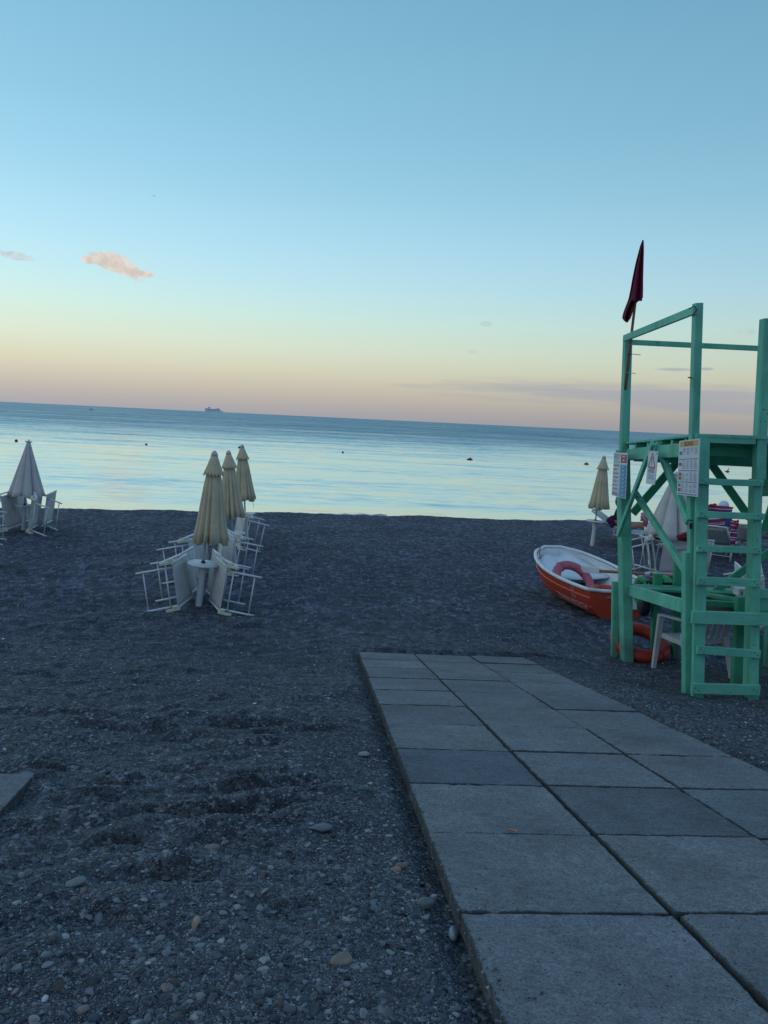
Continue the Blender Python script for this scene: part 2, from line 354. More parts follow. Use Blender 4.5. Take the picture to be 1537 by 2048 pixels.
# ------------------------------------------------------------ mesh helpers
class MB:
    def __init__(s): s.v = []; s.f = []; s.uv = None; s.mi = []; s.smooth = False
    def add(s, vs, fs, mi=0):
        o = len(s.v); s.v += [tuple(p) for p in vs]; s.f += [tuple(i+o for i in f) for f in fs]; s.mi += [mi]*len(fs); return s
    def box(s, c, d, M=None, mi=0):
        hx, hy, hz = d[0]/2, d[1]/2, d[2]/2
        vs = [Vector((x*hx, y*hy, z*hz)) for x in (-1, 1) for y in (-1, 1) for z in (-1, 1)]
        if M is not None: vs = [M @ p for p in vs]
        vs = [p+Vector(c) for p in vs]
        return s.add(vs, [(0, 1, 3, 2), (4, 6, 7, 5), (0, 4, 5, 1), (2, 3, 7, 6), (0, 2, 6, 4), (1, 5, 7, 3)], mi)
    def beam(s, p0, p1, a, b, ref=(1, 0, 0), a1=None, warp=0, mi=0):
        """box from p0 to p1, size a along ref (made perpendicular), b across"""
        p0 = Vector(p0); p1 = Vector(p1); t = (p1-p0).normalized(); r = Vector(ref)
        u = (r-t*r.dot(t)).normalized(); v = t.cross(u)
        a1 = a if a1 is None else a1; n = 6 if warp else 1; ch = min(a, b)*.10
        rings = []
        for i in range(n+1):
            q = i/n; c = p0.lerp(p1, q)+v*warp*math.sin(q*PI); aa = a+(a1-a)*q
            ring = []
            for sx, sy in ((-1, -1), (1, -1), (1, 1), (-1, 1)):
                for k in ((0, 1) if sx*sy > 0 else (1, 0)):
                    dx = ch if k else 0; dy = 0 if k else ch
                    ring.append(c+u*sx*(aa/2-dx)+v*sy*(b/2-dy))
            rings.append(ring)
        m = len(rings[0]); vs = [p for r_ in rings for p in r_]
        fs = [(i*m+j, i*m+(j+1) % m, (i+1)*m+(j+1) % m, (i+1)*m+j) for i in range(n) for j in range(m)]
        fs += [tuple(reversed(range(m))), tuple(n*m+j for j in range(m))]
        return s.add(vs, fs, mi)
    def tube(s, pts, r, n=8, r1=None, closed=False, cap=True, mi=0):
        pts = [Vector(p) for p in pts]; N = len(pts); vs = []; up = None
        for i, p in enumerate(pts):
            t = ((pts[(i+1) % N] - pts[i-1]) if closed else (pts[min(i+1, N-1)]-pts[max(i-1, 0)])).normalized()
            if up is None: up = t.orthogonal().normalized()
            up = (up-t*up.dot(t)).normalized(); q = t.cross(up)
            rr = r if r1 is None else r+(r1-r)*i/(N-1)
            vs += [p+(up*math.cos(2*PI*k/n)+q*math.sin(2*PI*k/n))*rr for k in range(n)]
        L = N if closed else N-1
        fs = [(i*n+k, i*n+(k+1) % n, ((i+1) % N)*n+(k+1) % n, ((i+1) % N)*n+k) for i in range(L) for k in range(n)]
        if not closed and cap: fs += [tuple(reversed(range(n))), tuple((N-1)*n+k for k in range(n))]
        return s.add(vs, fs, mi)
    def lathe(s, prof, n=24, c=(0, 0, 0), fn=None, cap=True, mi=0):
        """prof [(r,z)]; fn(angle, i, r, z)->(r,z)"""
        vs = []
        for i, (r, z) in enumerate(prof):
            for k in range(n):
                a = 2*PI*k/n; rr, zz = fn(a, i, r, z) if fn else (r, z)
                vs.append((c[0]+rr*math.cos(a), c[1]+rr*math.sin(a), c[2]+zz))
        fs = [(i*n+k, i*n+(k+1) % n, (i+1)*n+(k+1) % n, (i+1)*n+k) for i in range(len(prof)-1) for k in range(n)]
        if cap: fs += [tuple(reversed(range(n))), tuple((len(prof)-1)*n+k for k in range(n))]
        return s.add(vs, fs, mi)
    def ellipsoid(s, c, d, nu=12, nv=8, M=None):
        vs = []; 
        for i in range(nv+1):
            th = PI*i/nv
            for k in range(nu):
                a = 2*PI*k/nu; p = Vector((d[0]*math.sin(th)*math.cos(a), d[1]*math.sin(th)*math.sin(a), d[2]*math.cos(th)))
                if M is not None: p = M @ p
                vs.append(p+Vector(c))
        return s.add(vs, [(i*nu+k, i*nu+(k+1) % nu, (i+1)*nu+(k+1) % nu, (i+1)*nu+k) for i in range(nv) for k in range(nu)])
    def grid(s, fn, nu, nv, mi=0):
        vs = [fn(i/nu, j/nv) for j in range(nv+1) for i in range(nu+1)]
        s.uvf = [(i/nu, j/nv) for j in range(nv+1) for i in range(nu+1)]
        return s.add(vs, [(j*(nu+1)+i, j*(nu+1)+i+1, (j+1)*(nu+1)+i+1, (j+1)*(nu+1)+i) for j in range(nv) for i in range(nu)], mi)
    def build(s, name, m, parent=None, smooth=False, thick=0, uv=False, M=None):
        me = bpy.data.meshes.new(name); me.from_pydata(s.v, [], s.f); me.validate()
        if M is not None: me.transform(M)
        bm = bmesh.new(); bm.from_mesh(me); bmesh.ops.recalc_face_normals(bm, faces=bm.faces); bm.to_mesh(me); bm.free()
        for x in (m if isinstance(m, (list, tuple)) else [m]): me.materials.append(x)
        if isinstance(m, (list, tuple)) and len(s.mi) == len(me.polygons): me.polygons.foreach_set('material_index', s.mi)
        if smooth: me.polygons.foreach_set('use_smooth', [True]*len(me.polygons))
        if uv:
            L = me.uv_layers.new(name='UVMap')
            for lp in me.loops: L.data[lp.index].uv = s.uvf[lp.vertex_index]
        o = bpy.data.objects.new(name, me); COL.objects.link(o)
        if thick: md = o.modifiers.new('thickness', 'SOLIDIFY'); md.thickness = thick; md.offset = 0
        if parent is not None: o.parent = parent
        return o
def tag(o, label, cat, group=None, kind=None):
    if label: o['label'] = label
    if cat: o['category'] = cat
    if group: o['group'] = group
    if kind: o['kind'] = kind
    return o
def thing(name, label, cat, loc=(0, 0, 0), rot=(0, 0, 0), group=None):
    o = bpy.data.objects.new(name, None); COL.objects.link(o); o.location = loc; o.rotation_euler = rot
    o.empty_display_size = .1
    return tag(o, label, cat, group)
def dup(root, label=None, loc=None, rot=None, scale=None, parent=None, top=True):
    c = root.copy(); COL.objects.link(c)
    if parent is not None: c.parent = parent
    if top:
        if label: c['label'] = label
        if loc is not None: c.location = loc
        if rot is not None: c.rotation_euler = rot
        if scale is not None: c.scale = scale
    for ch in list(root.children): dup(ch, parent=c, top=False)
    return c
def text_mb(body, size, M, ext=.001):
    cu = bpy.data.curves.new('lettering', 'FONT'); cu.body = body; cu.size = size; cu.extrude = ext; cu.align_x = 'CENTER'; cu.align_y = 'CENTER'
    ob = bpy.data.objects.new('lettering', cu); COL.objects.link(ob)
    dg = bpy.context.evaluated_depsgraph_get(); me = ob.evaluated_get(dg).to_mesh()
    vs = [M @ v.co.copy() for v in me.vertices]; fs = [tuple(p.vertices) for p in me.polygons]
    ob.evaluated_get(dg).to_mesh_clear(); bpy.data.objects.remove(ob); bpy.data.curves.remove(cu)
    return vs, fs

# ------------------------------------------------------------ ground height
def hash2(ix, iy, seed):
    h = (ix.astype(np.int64)*374761393 + iy.astype(np.int64)*668265263 + seed*974711) & 0xFFFFFFFF
    h = ((h ^ (h >> 13))*1274126177) & 0xFFFFFFFF
    return ((h ^ (h >> 16)) & 0xFFFF)/65535.0
def vnoise(x, y, seed=0):
    ix = np.floor(x); iy = np.floor(y); fx = x-ix; fy = y-iy
    fx = fx*fx*(3-2*fx); fy = fy*fy*(3-2*fy)
    a = hash2(ix, iy, seed); b = hash2(ix+1, iy, seed); c = hash2(ix, iy+1, seed); d = hash2(ix+1, iy+1, seed)
    return (a*(1-fx)+b*fx)*(1-fy)+(c*(1-fx)+d*fx)*fy - .5
def fbm(x, y, o=3, seed=0):
    r = 0; a = 1
    for i in range(o): r = r+a*vnoise(x*2**i+i*17.3, y*2**i+i*9.1, seed+i); a *= .5
    return r
YAW, SLP, CS = -.078, .194, .012
PO = np.array([.254, 1.876, CZ-1.304])
D1 = np.array([math.sin(YAW)*math.cos(SLP), math.cos(YAW)*math.cos(SLP), -math.sin(SLP)])
D2 = np.array([math.cos(YAW)*math.cos(CS), -math.sin(YAW)*math.cos(CS), -math.sin(CS)])
NP_ = np.cross(D2, D1); NP_ = NP_/np.linalg.norm(NP_)
SL = .6
def path_z(X, Y): return PO[2] - (NP_[0]*(X-PO[0])+NP_[1]*(Y-PO[1]))/NP_[2]
def path_uv(X, Y):
    dx = X-PO[0]; dy = Y-PO[1]; c = math.cos(YAW); s = math.sin(YAW)
    return (dx*c-dy*s)/math.cos(CS), (dx*s+dy*c)/math.cos(SLP)
def sst(x, a, b):
    t = np.clip((x-a)/(b-a), 0, 1); return t*t*(3-2*t)
def base_h(X, Y):
    pz = path_z(X*.999, Y)
    flat = CZ-2.60-.008*(Y-9)
    k = .10
    h = np.logaddexp((pz-.052)/k, flat/k)*k
    uu, vv = path_uv(X, Y); h = h-.065*sst(uu, 1.85, 2.6)*(1-sst(Y, 8.5, 10.5))
    h = np.where(Y < 0, path_z(X, 0)-.055-.05*Y, h)
    edge = 19.6+.215*(X+8.3)+.55*fbm(X*.12, X*0+3, 3, 5)+.35*fbm(X*1.1, X*0+1, 3, 9)
    d = Y-edge
    h = h-.05*sst(d, -3, 0)+.02*sst(d, -1.2, -.2)-sst(d, -.15, 3.0)*.95-np.clip(d-2, 0, 40)*.06
    return h
DENTS = []   # x, y, half-length, half-width, angle, depth
def relief(X, Y):
    dist = np.hypot(X, Y)
    u, v = path_uv(X, Y)
    left = 1-sst(u, -.25, .05)
    a = .30+.70*sst(-u, -.0, .8)
    near = 1-sst(Y, 6, 14)*.45
    r = (.085*fbm(X*.55+3, Y*.9, 2, 21)+.05*fbm(X*1.7, Y*2.6, 2, 31)+.026*fbm(X*5.0, Y*7.5, 2, 41))*near*a
    r = r+.009*fbm(X*14, Y*18, 3, 51)*near+.02*np.abs(fbm(X*6, Y*9, 2, 61))*sst(Y, 17, 19)
    r = r-.02*np.abs(fbm(X*2.2+5*0, Y*3.4, 2, 71))*a*near
    for dx, dy, hl, hw, an, dep in DENTS:
        m = (np.abs(X-dx) < hl*3) & (np.abs(Y-dy) < hl*3)
        if not m.any(): continue
        c, s = math.cos(an), math.sin(an); p = (X[m]-dx)*c+(Y[m]-dy)*s; q = -(X[m]-dx)*s+(Y[m]-dy)*c
        q = q+.25*hw*np.sin(p/hl*3)
        # steep lip on the far side, gentle run-out on the near side
        prof = np.exp(-(p/hl)**4)*(-dep*np.exp(-((q)/hw)**2)+dep*.65*np.exp(-((q-hw*1.7)/(hw*.9))**2)+dep*.35*np.exp(-((q+hw*2.2)/(hw*1.2))**2))
        r[m] = r[m]+prof
    # keep clear of the slabs
    inpath = (1-sst(-u, 0, .10))*(1-sst(u, 1.80, 1.92))*(1-sst(v, 6.0, 6.15))
    r = r*(1-inpath*.85)
    r = r-.035*inpath
    r = r+(.045*np.clip(fbm(X*3.1, Y*3.1, 2, 81), 0, 1)-.006)*np.exp(-((u+.05)/.07)**2)*(1-sst(v, 4.6, 6))           # hollow along the slab edge
    r = r+.040*sst(u, 1.74, 1.9)*(1-sst(u, 2.2, 3.2))*(1-sst(v, 5.9, 6.3))+.045*sst(v, 6.0, 6.1)*(1-sst(v, 6.2, 7.5))*(1-sst(u, 1.9, 3))*sst(u, -.3, .3)
    return r
def gh(X, Y):
    X = np.asarray(X, float); Y = np.asarray(Y, float)
    return base_h(X, Y)+relief(X.reshape(-1), Y.reshape(-1)).reshape(X.shape)
def ghs(x, y): return float(gh(np.array([x]), np.array([y]))[0])
def gpix(px, py, z0=0):
    """where the ray through a pixel meets the beach"""
    d = raydir(px, py); Y = 1.0
    for i in range(400):
        p = Vector((0, 0, CZ))+d*(Y/d.y)
        if p.z <= float(base_h(np.array([p.x]), np.array([Y]))[0])+z0: break
        Y *= 1.012
    return p
for px, py, hl, hw, an, dep in ((80, 1524, .16, .045, .1, .05), (560, 1585, .28, .05, .55, .05), (500, 1642, .26, .045, .5, .05), (385, 1641, .24, .04, -.05, .045), (225, 1681, .10, .035, .25, .045),
        (365, 1541, .12, .05, 0, .035), (232, 1568, .2, .05, .5, .03), (440, 1590, .16, .04, .1, .03), (455, 1446, .2, .07, 0, .035), (545, 1448, .16, .06, 0, .035), (250, 1450, .3, .07, .1, .04),
        (470, 1490, .25, .07, .2, .03), (90, 1650, .3, .06, .4, .03), (150, 1600, .25, .05, .2, .03), (620, 1460, .2, .05, .3, .03), (330, 1430, .2, .07, 0, .035), (130, 1420, .4, .08, 0, .04),
        (260, 1760, .2, .05, .3, .025), (700, 1400, .2, .05, .4, .02), (380, 1900, .18, .08, .5, .02), (800, 1395, .2, .06, .8, .0)):
    p = gpix(px, py); DENTS.append((p.x, p.y, hl, hw, an, dep))
rr = random.Random(3)
for i in range(330):     # foot marks all over the trodden gravel
    px = rr.uniform(-200, 1750); py = 1060+(rr.random()**1.5)*420
    p = gpix(px, py)
    if -1.6+p.x > 0 and p.y < 8 and p.x < 2.2: continue
    DENTS.append((p.x, p.y, rr.uniform(.10, .2), rr.uniform(.05, .09), rr.uniform(-.7, .7), rr.uniform(.008, .024)))

for i in range(46):
    p = gpix(rr.uniform(-60, 800), rr.uniform(1480, 1900)); u_, v_ = path_uv(p.x, p.y)
    if u_ > -.30: continue
    DENTS.append((p.x, p.y, rr.uniform(.10, .17), rr.uniform(.045, .07), rr.uniform(-.2, 1.0), rr.uniform(.008, .02)))
# ------------------------------------------------------------ beach sheet
def build_ground():
    ys = [-60, -30, -15, -8, -4, -2, -1, -.4, .1, .5]
    y = .8
    while y < 9: ys.append(y); y *= 1.0042
    while y < 24.5: ys.append(y); y *= 1.0075
    ys += [25.5, 27, 30, 36, 50]
    fine = np.linspace(-.78, .78, 560)
    out = np.array([.85, 1, 1.3, 1.8, 2.6, 4, 7, 14, 40, 150])
    ts = np.concatenate([-out[::-1], fine, out])
    ys = np.array(ys)
    Yg, T = np.meshgrid(ys, ts, indexing='ij')
    X = T*(np.sqrt(Yg**2+.6)+.3)
    Z = gh(X, Yg)
    h, w_ = X.shape
    me = bpy.data.meshes.new('beach')
    co = np.stack([X, Yg, Z], -1).reshape(-1, 3)
    i = np.arange(h-1)[:, None]*w_+np.arange(w_-1)[None]
    q = np.stack([i, i+1, i+w_+1, i+w_], -1).reshape(-1, 4)
    me.vertices.add(len(co)); me.vertices.foreach_set('co', co.ravel())
    me.loops.add(q.size); me.loops.foreach_set('vertex_index', q.ravel())
    me.polygons.add(len(q)); me.polygons.foreach_set('loop_start', np.arange(0, q.size, 4)); 
    me.update(calc_edges=True); me.polygons.foreach_set('use_smooth', [True]*len(q))
    me.materials.append(M_ground)
    o = bpy.data.objects.new('ground', me); COL.objects.link(o)
    tag(o, 'dark grey shingle beach sloping down to the sea', 'ground', kind='structure')
build_ground()

# ------------------------------------------------------------ pebbles (one mass)
def ico(sub):
    bm = bmesh.new(); bmesh.ops.create_icosphere(bm, subdivisions=sub, radius=1)
    v = np.array([x.co[:] for x in bm.verts]); f = np.array([[y.index for y in x.verts] for x in bm.faces]); bm.free(); return v, f
OCT = (np.array([[1, 0, 0], [-1, 0, 0], [0, 1, 0], [0, -1, 0], [0, 0, 1], [0, 0, -1]], float), np.array([[0, 2, 4], [2, 1, 4], [1, 3, 4], [3, 0, 4], [2, 0, 5], [1, 2, 5], [3, 1, 5], [0, 3, 5]]))
TINTS = np.array([(.085, .098, .112), (.135, .15, .165), (.05, .058, .07), (.19, .205, .215), (.10, .135, .15), (.14, .13, .155), (.21, .215, .21), (.17, .13, .12), (.32, .32, .31), (.075, .09, .12)])
TW = np.array([.22, .17, .20, .11, .10, .07, .06, .03, .02, .03]); TW = TW/TW.sum()
def build_pebbles():
    n = 520000
    px = rng.uniform(-260, 1800, n); py = 1030+1120*rng.random(n)**.92
    dx = (px-768.5)/FPX; dy = -(py-1024)/FPX
    C3 = np.array(CR)
    d = np.stack([dx, dy, -np.ones(n)], 1) @ C3.T
    Y = np.full(n, 2.0)
    for it in range(40):
        X = d[:, 0]/d[:, 1]*Y
        z = base_h(X, Y)
        Yn = (z-CZ)*d[:, 1]/d[:, 2]
        Y = np.clip(Y*.5+Yn*.5, .3, 30)
    X = d[:, 0]/d[:, 1]*Y
    u, v = path_uv(X, Y)
    onp = (u > -.02) & (u < 1.77) & (v < 6.0)
    edge = 19.6+.215*(X+8.3)
    edg = np.minimum(np.minimum(u, 1.8-u)*1.0, np.abs((v+30) % .6-.3)*-1+.3)
    litter = onp & (rng.random(n) < np.where(edg < .03, .010, .0012)+.06*np.exp(-np.clip(1.78-u, 0, 9)/.05)+.05*np.exp(-np.clip(u, 0, 9)/.03))
    keep = ((~onp) | litter) & (Y < edge+.1) & (Y > .3)
    X, Y, px, py, litter = X[keep], Y[keep], px[keep], py[keep], litter[keep]; n = len(X)
    pxm = Y/750.0                          # metres per picture pixel
    lo = np.maximum(.0030, .80*pxm)
    s = lo*(1-rng.random(n))**(-1/2.95)     # power law sizes (radius)
    patch = fbm(X*1.1+7, Y*1.1, 3, 91)     # coarse and fine patches
    s = np.minimum(s*.62*(1+.9*np.clip(patch, -.6, .8)), np.clip(.0165-.0002*Y, .012, .03))
    Z = gh(X, Y); Z[litter] = path_z(X, Y)[litter]+.001; s[litter] = np.minimum(s[litter], .007)
    tint = TINTS[rng.choice(len(TINTS), n, p=TW)]*rng.uniform(.55, 1.6, (n, 1))
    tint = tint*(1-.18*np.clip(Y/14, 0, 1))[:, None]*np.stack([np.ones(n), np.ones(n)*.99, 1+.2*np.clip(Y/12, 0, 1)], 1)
    spx = s/pxm
    br = (rng.random(n) < .07*np.clip((Y-2)/5, 0, 1)); tint[br] *= rng.uniform(1.7, 3.2, (br.sum(), 1)); dk = rng.random(n) < .25; tint[dk] *= .55
    V = []; F = []; T = []; SM = []; off = 0
    for (bv, bf), sel in ((OCT, spx < 1.5), (ico(1), (spx >= 1.5) & (spx < 4)), (ico(2), (spx >= 4) & (spx < 12)), (ico(3), spx >= 12)):
        k = np.nonzero(sel)[0]; m = len(k)
        if not m: continue
        nv = len(bv)
        flat = rng.uniform(.18, .55, m); el_ = rng.uniform(.42, .95, m)
        sc = np.stack([s[k], s[k]*el_, s[k]*flat], 1)
        P = bv[None]*np.ones((m, 1, 1))
        # lumpy stones: push each direction by a few random planes (gives facets)
        if nv > 6:
            for q in range(6):
                nd = rng.normal(size=(m, 3)); nd /= np.linalg.norm(nd, axis=1)[:, None]
                lim = rng.uniform(.42, .9, m)
                dt = np.einsum('mvi,mi->mv', P, nd); ex = np.clip(dt-lim[:, None], 0, None)
                P = P-ex[..., None]*nd[:, None]*.95
        P = P*sc[:, None]
        yaw = rng.uniform(0, 2*PI, m); ti = rng.normal(0, .25, m); ta = rng.uniform(0, 2*PI, m)
        cy, sy = np.cos(yaw), np.sin(yaw)
        x = P[..., 0]*cy[:, None]-P[..., 1]*sy[:, None]; y = P[..., 0]*sy[:, None]+P[..., 1]*cy[:, None]; z = P[..., 2]+x*(np.sin(ti)*np.cos(ta))[:, None]+y*(np.sin(ti)*np.sin(ta))[:, None]
        P = np.stack([x+X[k][:, None], y+Y[k][:, None], z+(Z[k]+s[k]*flat*.25)[:, None]], -1).reshape(-1, 3)
        V.append(P); F.append((bf[None]+(np.arange(m)*nv)[:, None, None]).reshape(-1, 3)+off); off += len(P)
        T.append(np.repeat(tint[k], nv, axis=0)); SM.append(np.full(m*len(bf), nv > 42))
    V = np.concatenate(V); F = np.concatenate(F); T = np.concatenate(T); SM = np.concatenate(SM)
    me = bpy.data.meshes.new('gravel'); me.vertices.add(len(V)); me.vertices.foreach_set('co', V.ravel())
    me.loops.add(F.size); me.loops.foreach_set('vertex_index', F.ravel())
    me.polygons.add(len(F)); me.polygons.foreach_set('loop_start', np.arange(0, F.size, 3))
    me.update(calc_edges=True); me.polygons.foreach_set('use_smooth', SM)
    ca = me.color_attributes.new('tint', 'FLOAT_COLOR', 'POINT')
    ca.data.foreach_set('color', np.concatenate([T, np.ones((len(T), 1))], 1).ravel())
    me.materials.append(M_pebble)
    o = bpy.data.objects.new('gravel', me); COL.objects.link(o)
    tag(o, 'grey and bluish pebbles strewn over the dark beach', 'gravel', kind='stuff')
build_pebbles()

# singled-out stones
def stone(label, px, py, size, col, yaw=0, flat=.35, tilt=0, seed=0, z=.4):
    p = gpix(px, py); r2 = np.random.default_rng(seed)
    v, f = ico(3); v = v.copy()
    for q in range(6):
        nd = r2.normal(size=3); nd /= np.linalg.norm(nd); dt = v@nd; v -= np.clip(dt-r2.uniform(.5, .9), 0, None)[:, None]*nd*.9
    v *= np.array([size/2, size/2*r2.uniform(.45, .65), size/2*flat])
    mb = MB(); mb.add([Vector(x) for x in v], [tuple(int(i) for i in t) for t in f])
    m = mat('stone_%d' % seed, col, .65, .2, 30, .3, 60, srgb=False)
    o = mb.build('stone', m, smooth=True); o.location = (p.x, p.y, ghs(p.x, p.y)+size/2*flat*z+.004); o.rotation_euler = (tilt, 0, yaw)
    return tag(o, label, 'stone', 'distinct stones lying on the gravel')
stone('pointed tan slate stone lying on the gravel left of the slabs', 684, 1941, .062, (.23, .185, .14), .5, .45, .1, 14)
stone('white oval pebble resting against the edge of the slab path', 909, 1854, .058, (.34, .40, .46), 1.4, .55, 0, 2)
stone('angular green-grey stone near the path edge', 851, 1822, .055, (.13, .17, .16), .2, .7, 0, 3)
stone('long mauve pebble alone on smooth sand', 421, 1703, .065, (.20, .15, .16), .35, .4, 0, 4)
stone('upright peach coloured pebble in dark fine gravel', 391, 1880, .045, (.36, .26, .20), 1.75, .6, .2, 5)
stone('flat pale grey stone, largest of the lower left gravel', 152, 1777, .060, (.17, .20, .21), .6, .35, .1, 6)
stone('salmon pink round pebble beside a brown one', 792, 1757, .034, (.38, .25, .22), .2, .7, 0, 7)
stone('brown pebble touching the salmon pink one', 802, 1748, .045, (.22, .15, .12), .3, .5, 0, 8)
stone('pale oval pebble on the slope beside the middle slabs', 728, 1518, .06, (.26, .29, .30), .1, .45, 0, 9)
stone('grey-blue blunt stone with a pointed end in the sand', 643, 1675, .08, (.13, .16, .18), .3, .4, 0, 10)

# ------------------------------------------------------------ slab path
def slab_mesh(seed):
    r2 = random.Random(seed); n = 10; L = SL-.010; t = .055
    mb = MB()
    def f(u, v):
        x = (u-.5)*L; y = (v-.5)*L
        return Vector((x, y, 0))
    bm = bmesh.new(); bmesh.ops.create_cube(bm, size=1)
    bmesh.ops.scale(bm, vec=(L, L, t), verts=bm.verts); bmesh.ops.translate(bm, vec=(0, 0, -t/2), verts=bm.verts)
    bmesh.ops.bevel(bm, geom=[e for e in bm.edges], offset=.005, segments=2, affect='EDGES', profile=.6)
    bmesh.ops.subdivide_edges(bm, edges=[e for e in bm.edges if e.calc_length() > .2], cuts=24, use_grid_fill=True)
    for v in bm.verts:
        if min(L/2-abs(v.co.x), L/2-abs(v.co.y)) < .012:        # chipped, worn arrises
            k = seed*13.7
            c = Vector((v.co.x*38+k, v.co.y*38, v.co.z*38))
            from mathutils import noise as mn
            a = mn.noise(c); b = mn.noise(c*.35+Vector((9, 2, 5)))
            d = max(0, a*.5+b-.22)*.010+abs(a)*.0015
            v.co.x -= math.copysign(d, v.co.x) if L/2-abs(v.co.x) < .012 else 0
            v.co.y -= math.copysign(d, v.co.y) if L/2-abs(v.co.y) < .012 else 0
            if v.co.z > -.02: v.co.z -= d*.9
    me = bpy.data.meshes.new('slab'); bm.to_mesh(me); bm.free(); me.materials.append(M_slab)
    return me
SLABS = [slab_mesh(i) for i in range(6)]
path = thing('path', 'paved path of square concrete slabs, three across, running down the beach', 'path'); path['kind'] = 'structure'
Rp = Matrix((Vector(D2), Vector(D1), Vector(NP_))).transposed()
r2 = random.Random(5)
for j in range(-3, 10):
    for i in range(3):
        o = bpy.data.objects.new('slab', SLABS[r2.randrange(6)]); COL.objects.link(o); o.parent = path
        c = Vector(PO)+Vector(D2)*SL*(i+.5)+Vector(D1)*SL*(j+.5)
        jx, jy = r2.uniform(-.003, .003), r2.uniform(-.003, .003)
        lift = r2.uniform(-.0035, .004)
        if i == 0: lift = r2.uniform(-.002, .002)+(-.004 if j == 2 else 0)
        if i == 0 and j == 2: jy += .007
        if i == 0 and j <= 1: jx -= .003
        if i == 0: jx -= r2.uniform(0, .004)
        c += Vector(D2)*jx+Vector(D1)*jy+Vector(NP_)*lift
        Mx = Rp @ Matrix.Rotation(r2.choice((0, 1, 2, 3))*PI/2+r2.uniform(-.004, .004), 3, 'Z') @ Matrix.Rotation(r2.uniform(-.006, .006), 3, 'X') @ Matrix.Rotation(r2.uniform(-.006, .006), 3, 'Y')
        o.matrix_world = Matrix.Translation(c) @ Mx.to_4x4()
        tn = {(0, 2): (.64, .69, .79), (1, 1): (.70, .73, .77), (2, 1): (.80, .87, .90), (0, 4): (.80, .77, .80), (0, 0): (.98, .99, 1.0), (0, 1): (1.03, 1.02, 1.03), (2, 5): (.88, .9, .94), (1, 6): (.9, .92, .94), (0, 6): (.94, .95, .98)}.get((i, j))
        if tn is None: g_ = r2.uniform(.88, 1.08); tn = (g_, g_*r2.uniform(.99, 1.01), g_*r2.uniform(.99, 1.03))
        o.color = (*tn, 1)
# lone slab at the left: its corner shows
me = SLABS[0]; o = bpy.data.objects.new('concrete_slab', me); COL.objects.link(o)
pc = gpix(76, 1556); 
ux = (gpix(-20, 1552.5)-pc).normalized(); uy = (gpix(-8, 1649)-pc); uy.normalize(); nz = ux.cross(uy).normalized(); ux = uy.cross(nz)
cc = pc+ux*SL*.5+uy*SL*.5+nz*.024
o.color = (.92, .92, .98, 1)
o.matrix_world = Matrix.Translation(cc) @ Matrix((ux, uy, nz)).transposed().to_4x4()
tag(o, 'grey concrete slab sunk in the gravel, apart from the path', 'slab')

# ------------------------------------------------------------ sea
mb = MB()
mb.add([(-40000, 12, 0), (40000, 12, 0), (40000, 45000, 0), (-40000, 45000, 0)], [(0, 1, 2, 3)])
sea = mb.build('sea', M_water); tag(sea, 'calm pale sea reaching to the horizon', 'sea', kind='structure')
# thin line of foam where the water laps behind the beach crest
def foam(px0, px1, py, label):
    mb = MB()
    def f(u, v):
        p = at(px0+(px1-px0)*u, py+.0*u+(px1-px0)*u*.012, 10); d = p-Vector((0, 0, CZ)); q = Vector((0, 0, CZ))+d*(-CZ/d.z)
        wd = (.05+.16*abs(math.sin(u*9+px0))*math.sin(u*PI))*(1 if v > .5 else -1)
        return Vector((q.x, q.y+wd+.1*math.sin(u*23), .012+.02*(1-abs(2*v-1))))
    mb.grid(f, 60, 2); o = mb.build('foam_line', M_foam, smooth=True); tag(o, label, 'foam', kind='stuff'); o['category'] = 'foam'
foam(650, 775, 1028.5, 'thin white line of foam lapping at the shore')

# ------------------------------------------------------------ lifeguard tower
GT = ghs
tower = thing('lifeguard_tower', 'green painted wooden lifeguard tower with ladder and raised deck', 'lifeguard tower', (3.4, 7.4, 0))
TI = Matrix.Translation((-3.4, -7.4, 0))
def tp(name, mb, m=None, smooth=False): return mb.build(name, m or M_green, tower, smooth=smooth, M=TI)
YA, YB = 8.4, 6.5
XR = 4.50
def foot(p): p = p.copy(); p.z = min(p.z, GT(p.x, p.y)-.05); return p
# posts
mb = MB(); mb.beam(at(1246, 900, YA), foot(at(1245.5, 1336, YA))+Vector((.05, 0, 0)), .118, .16); tp('post', mb)
mb = MB(); mb.beam(at(1256, 676, YA+.05), at(1248, 904, YA+.05), .078, .10, a1=.09); tp('post', mb)
mb = MB(); mb.beam(at(1396, 607, YB+.05), at(1384, 1010, YB+.08), .066, .085); mb.beam(at(1384, 1010, YB+.08), foot(at(1390, 1396, YB+.12)), .066, .085); tp('post', mb)
mb = MB(); mb.beam(at(1534, 638, YB+.02), at(1521, 868, YB+.02), .086, .10); mb.beam(at(1521, 868, YB+.02), at(1518, 958, YB+.02), .086, .10)
mb.beam(at(1512, 958, YB+.12), foot(at(1498, 1410, YB+.12)), .085, .10); tp('post', mb)
for yy in (YB, YA):
    mb = MB(); mb.beam((XR, yy, CZ+1.05), foot(Vector((XR, yy, 0))), .10, .12); tp('post', mb)
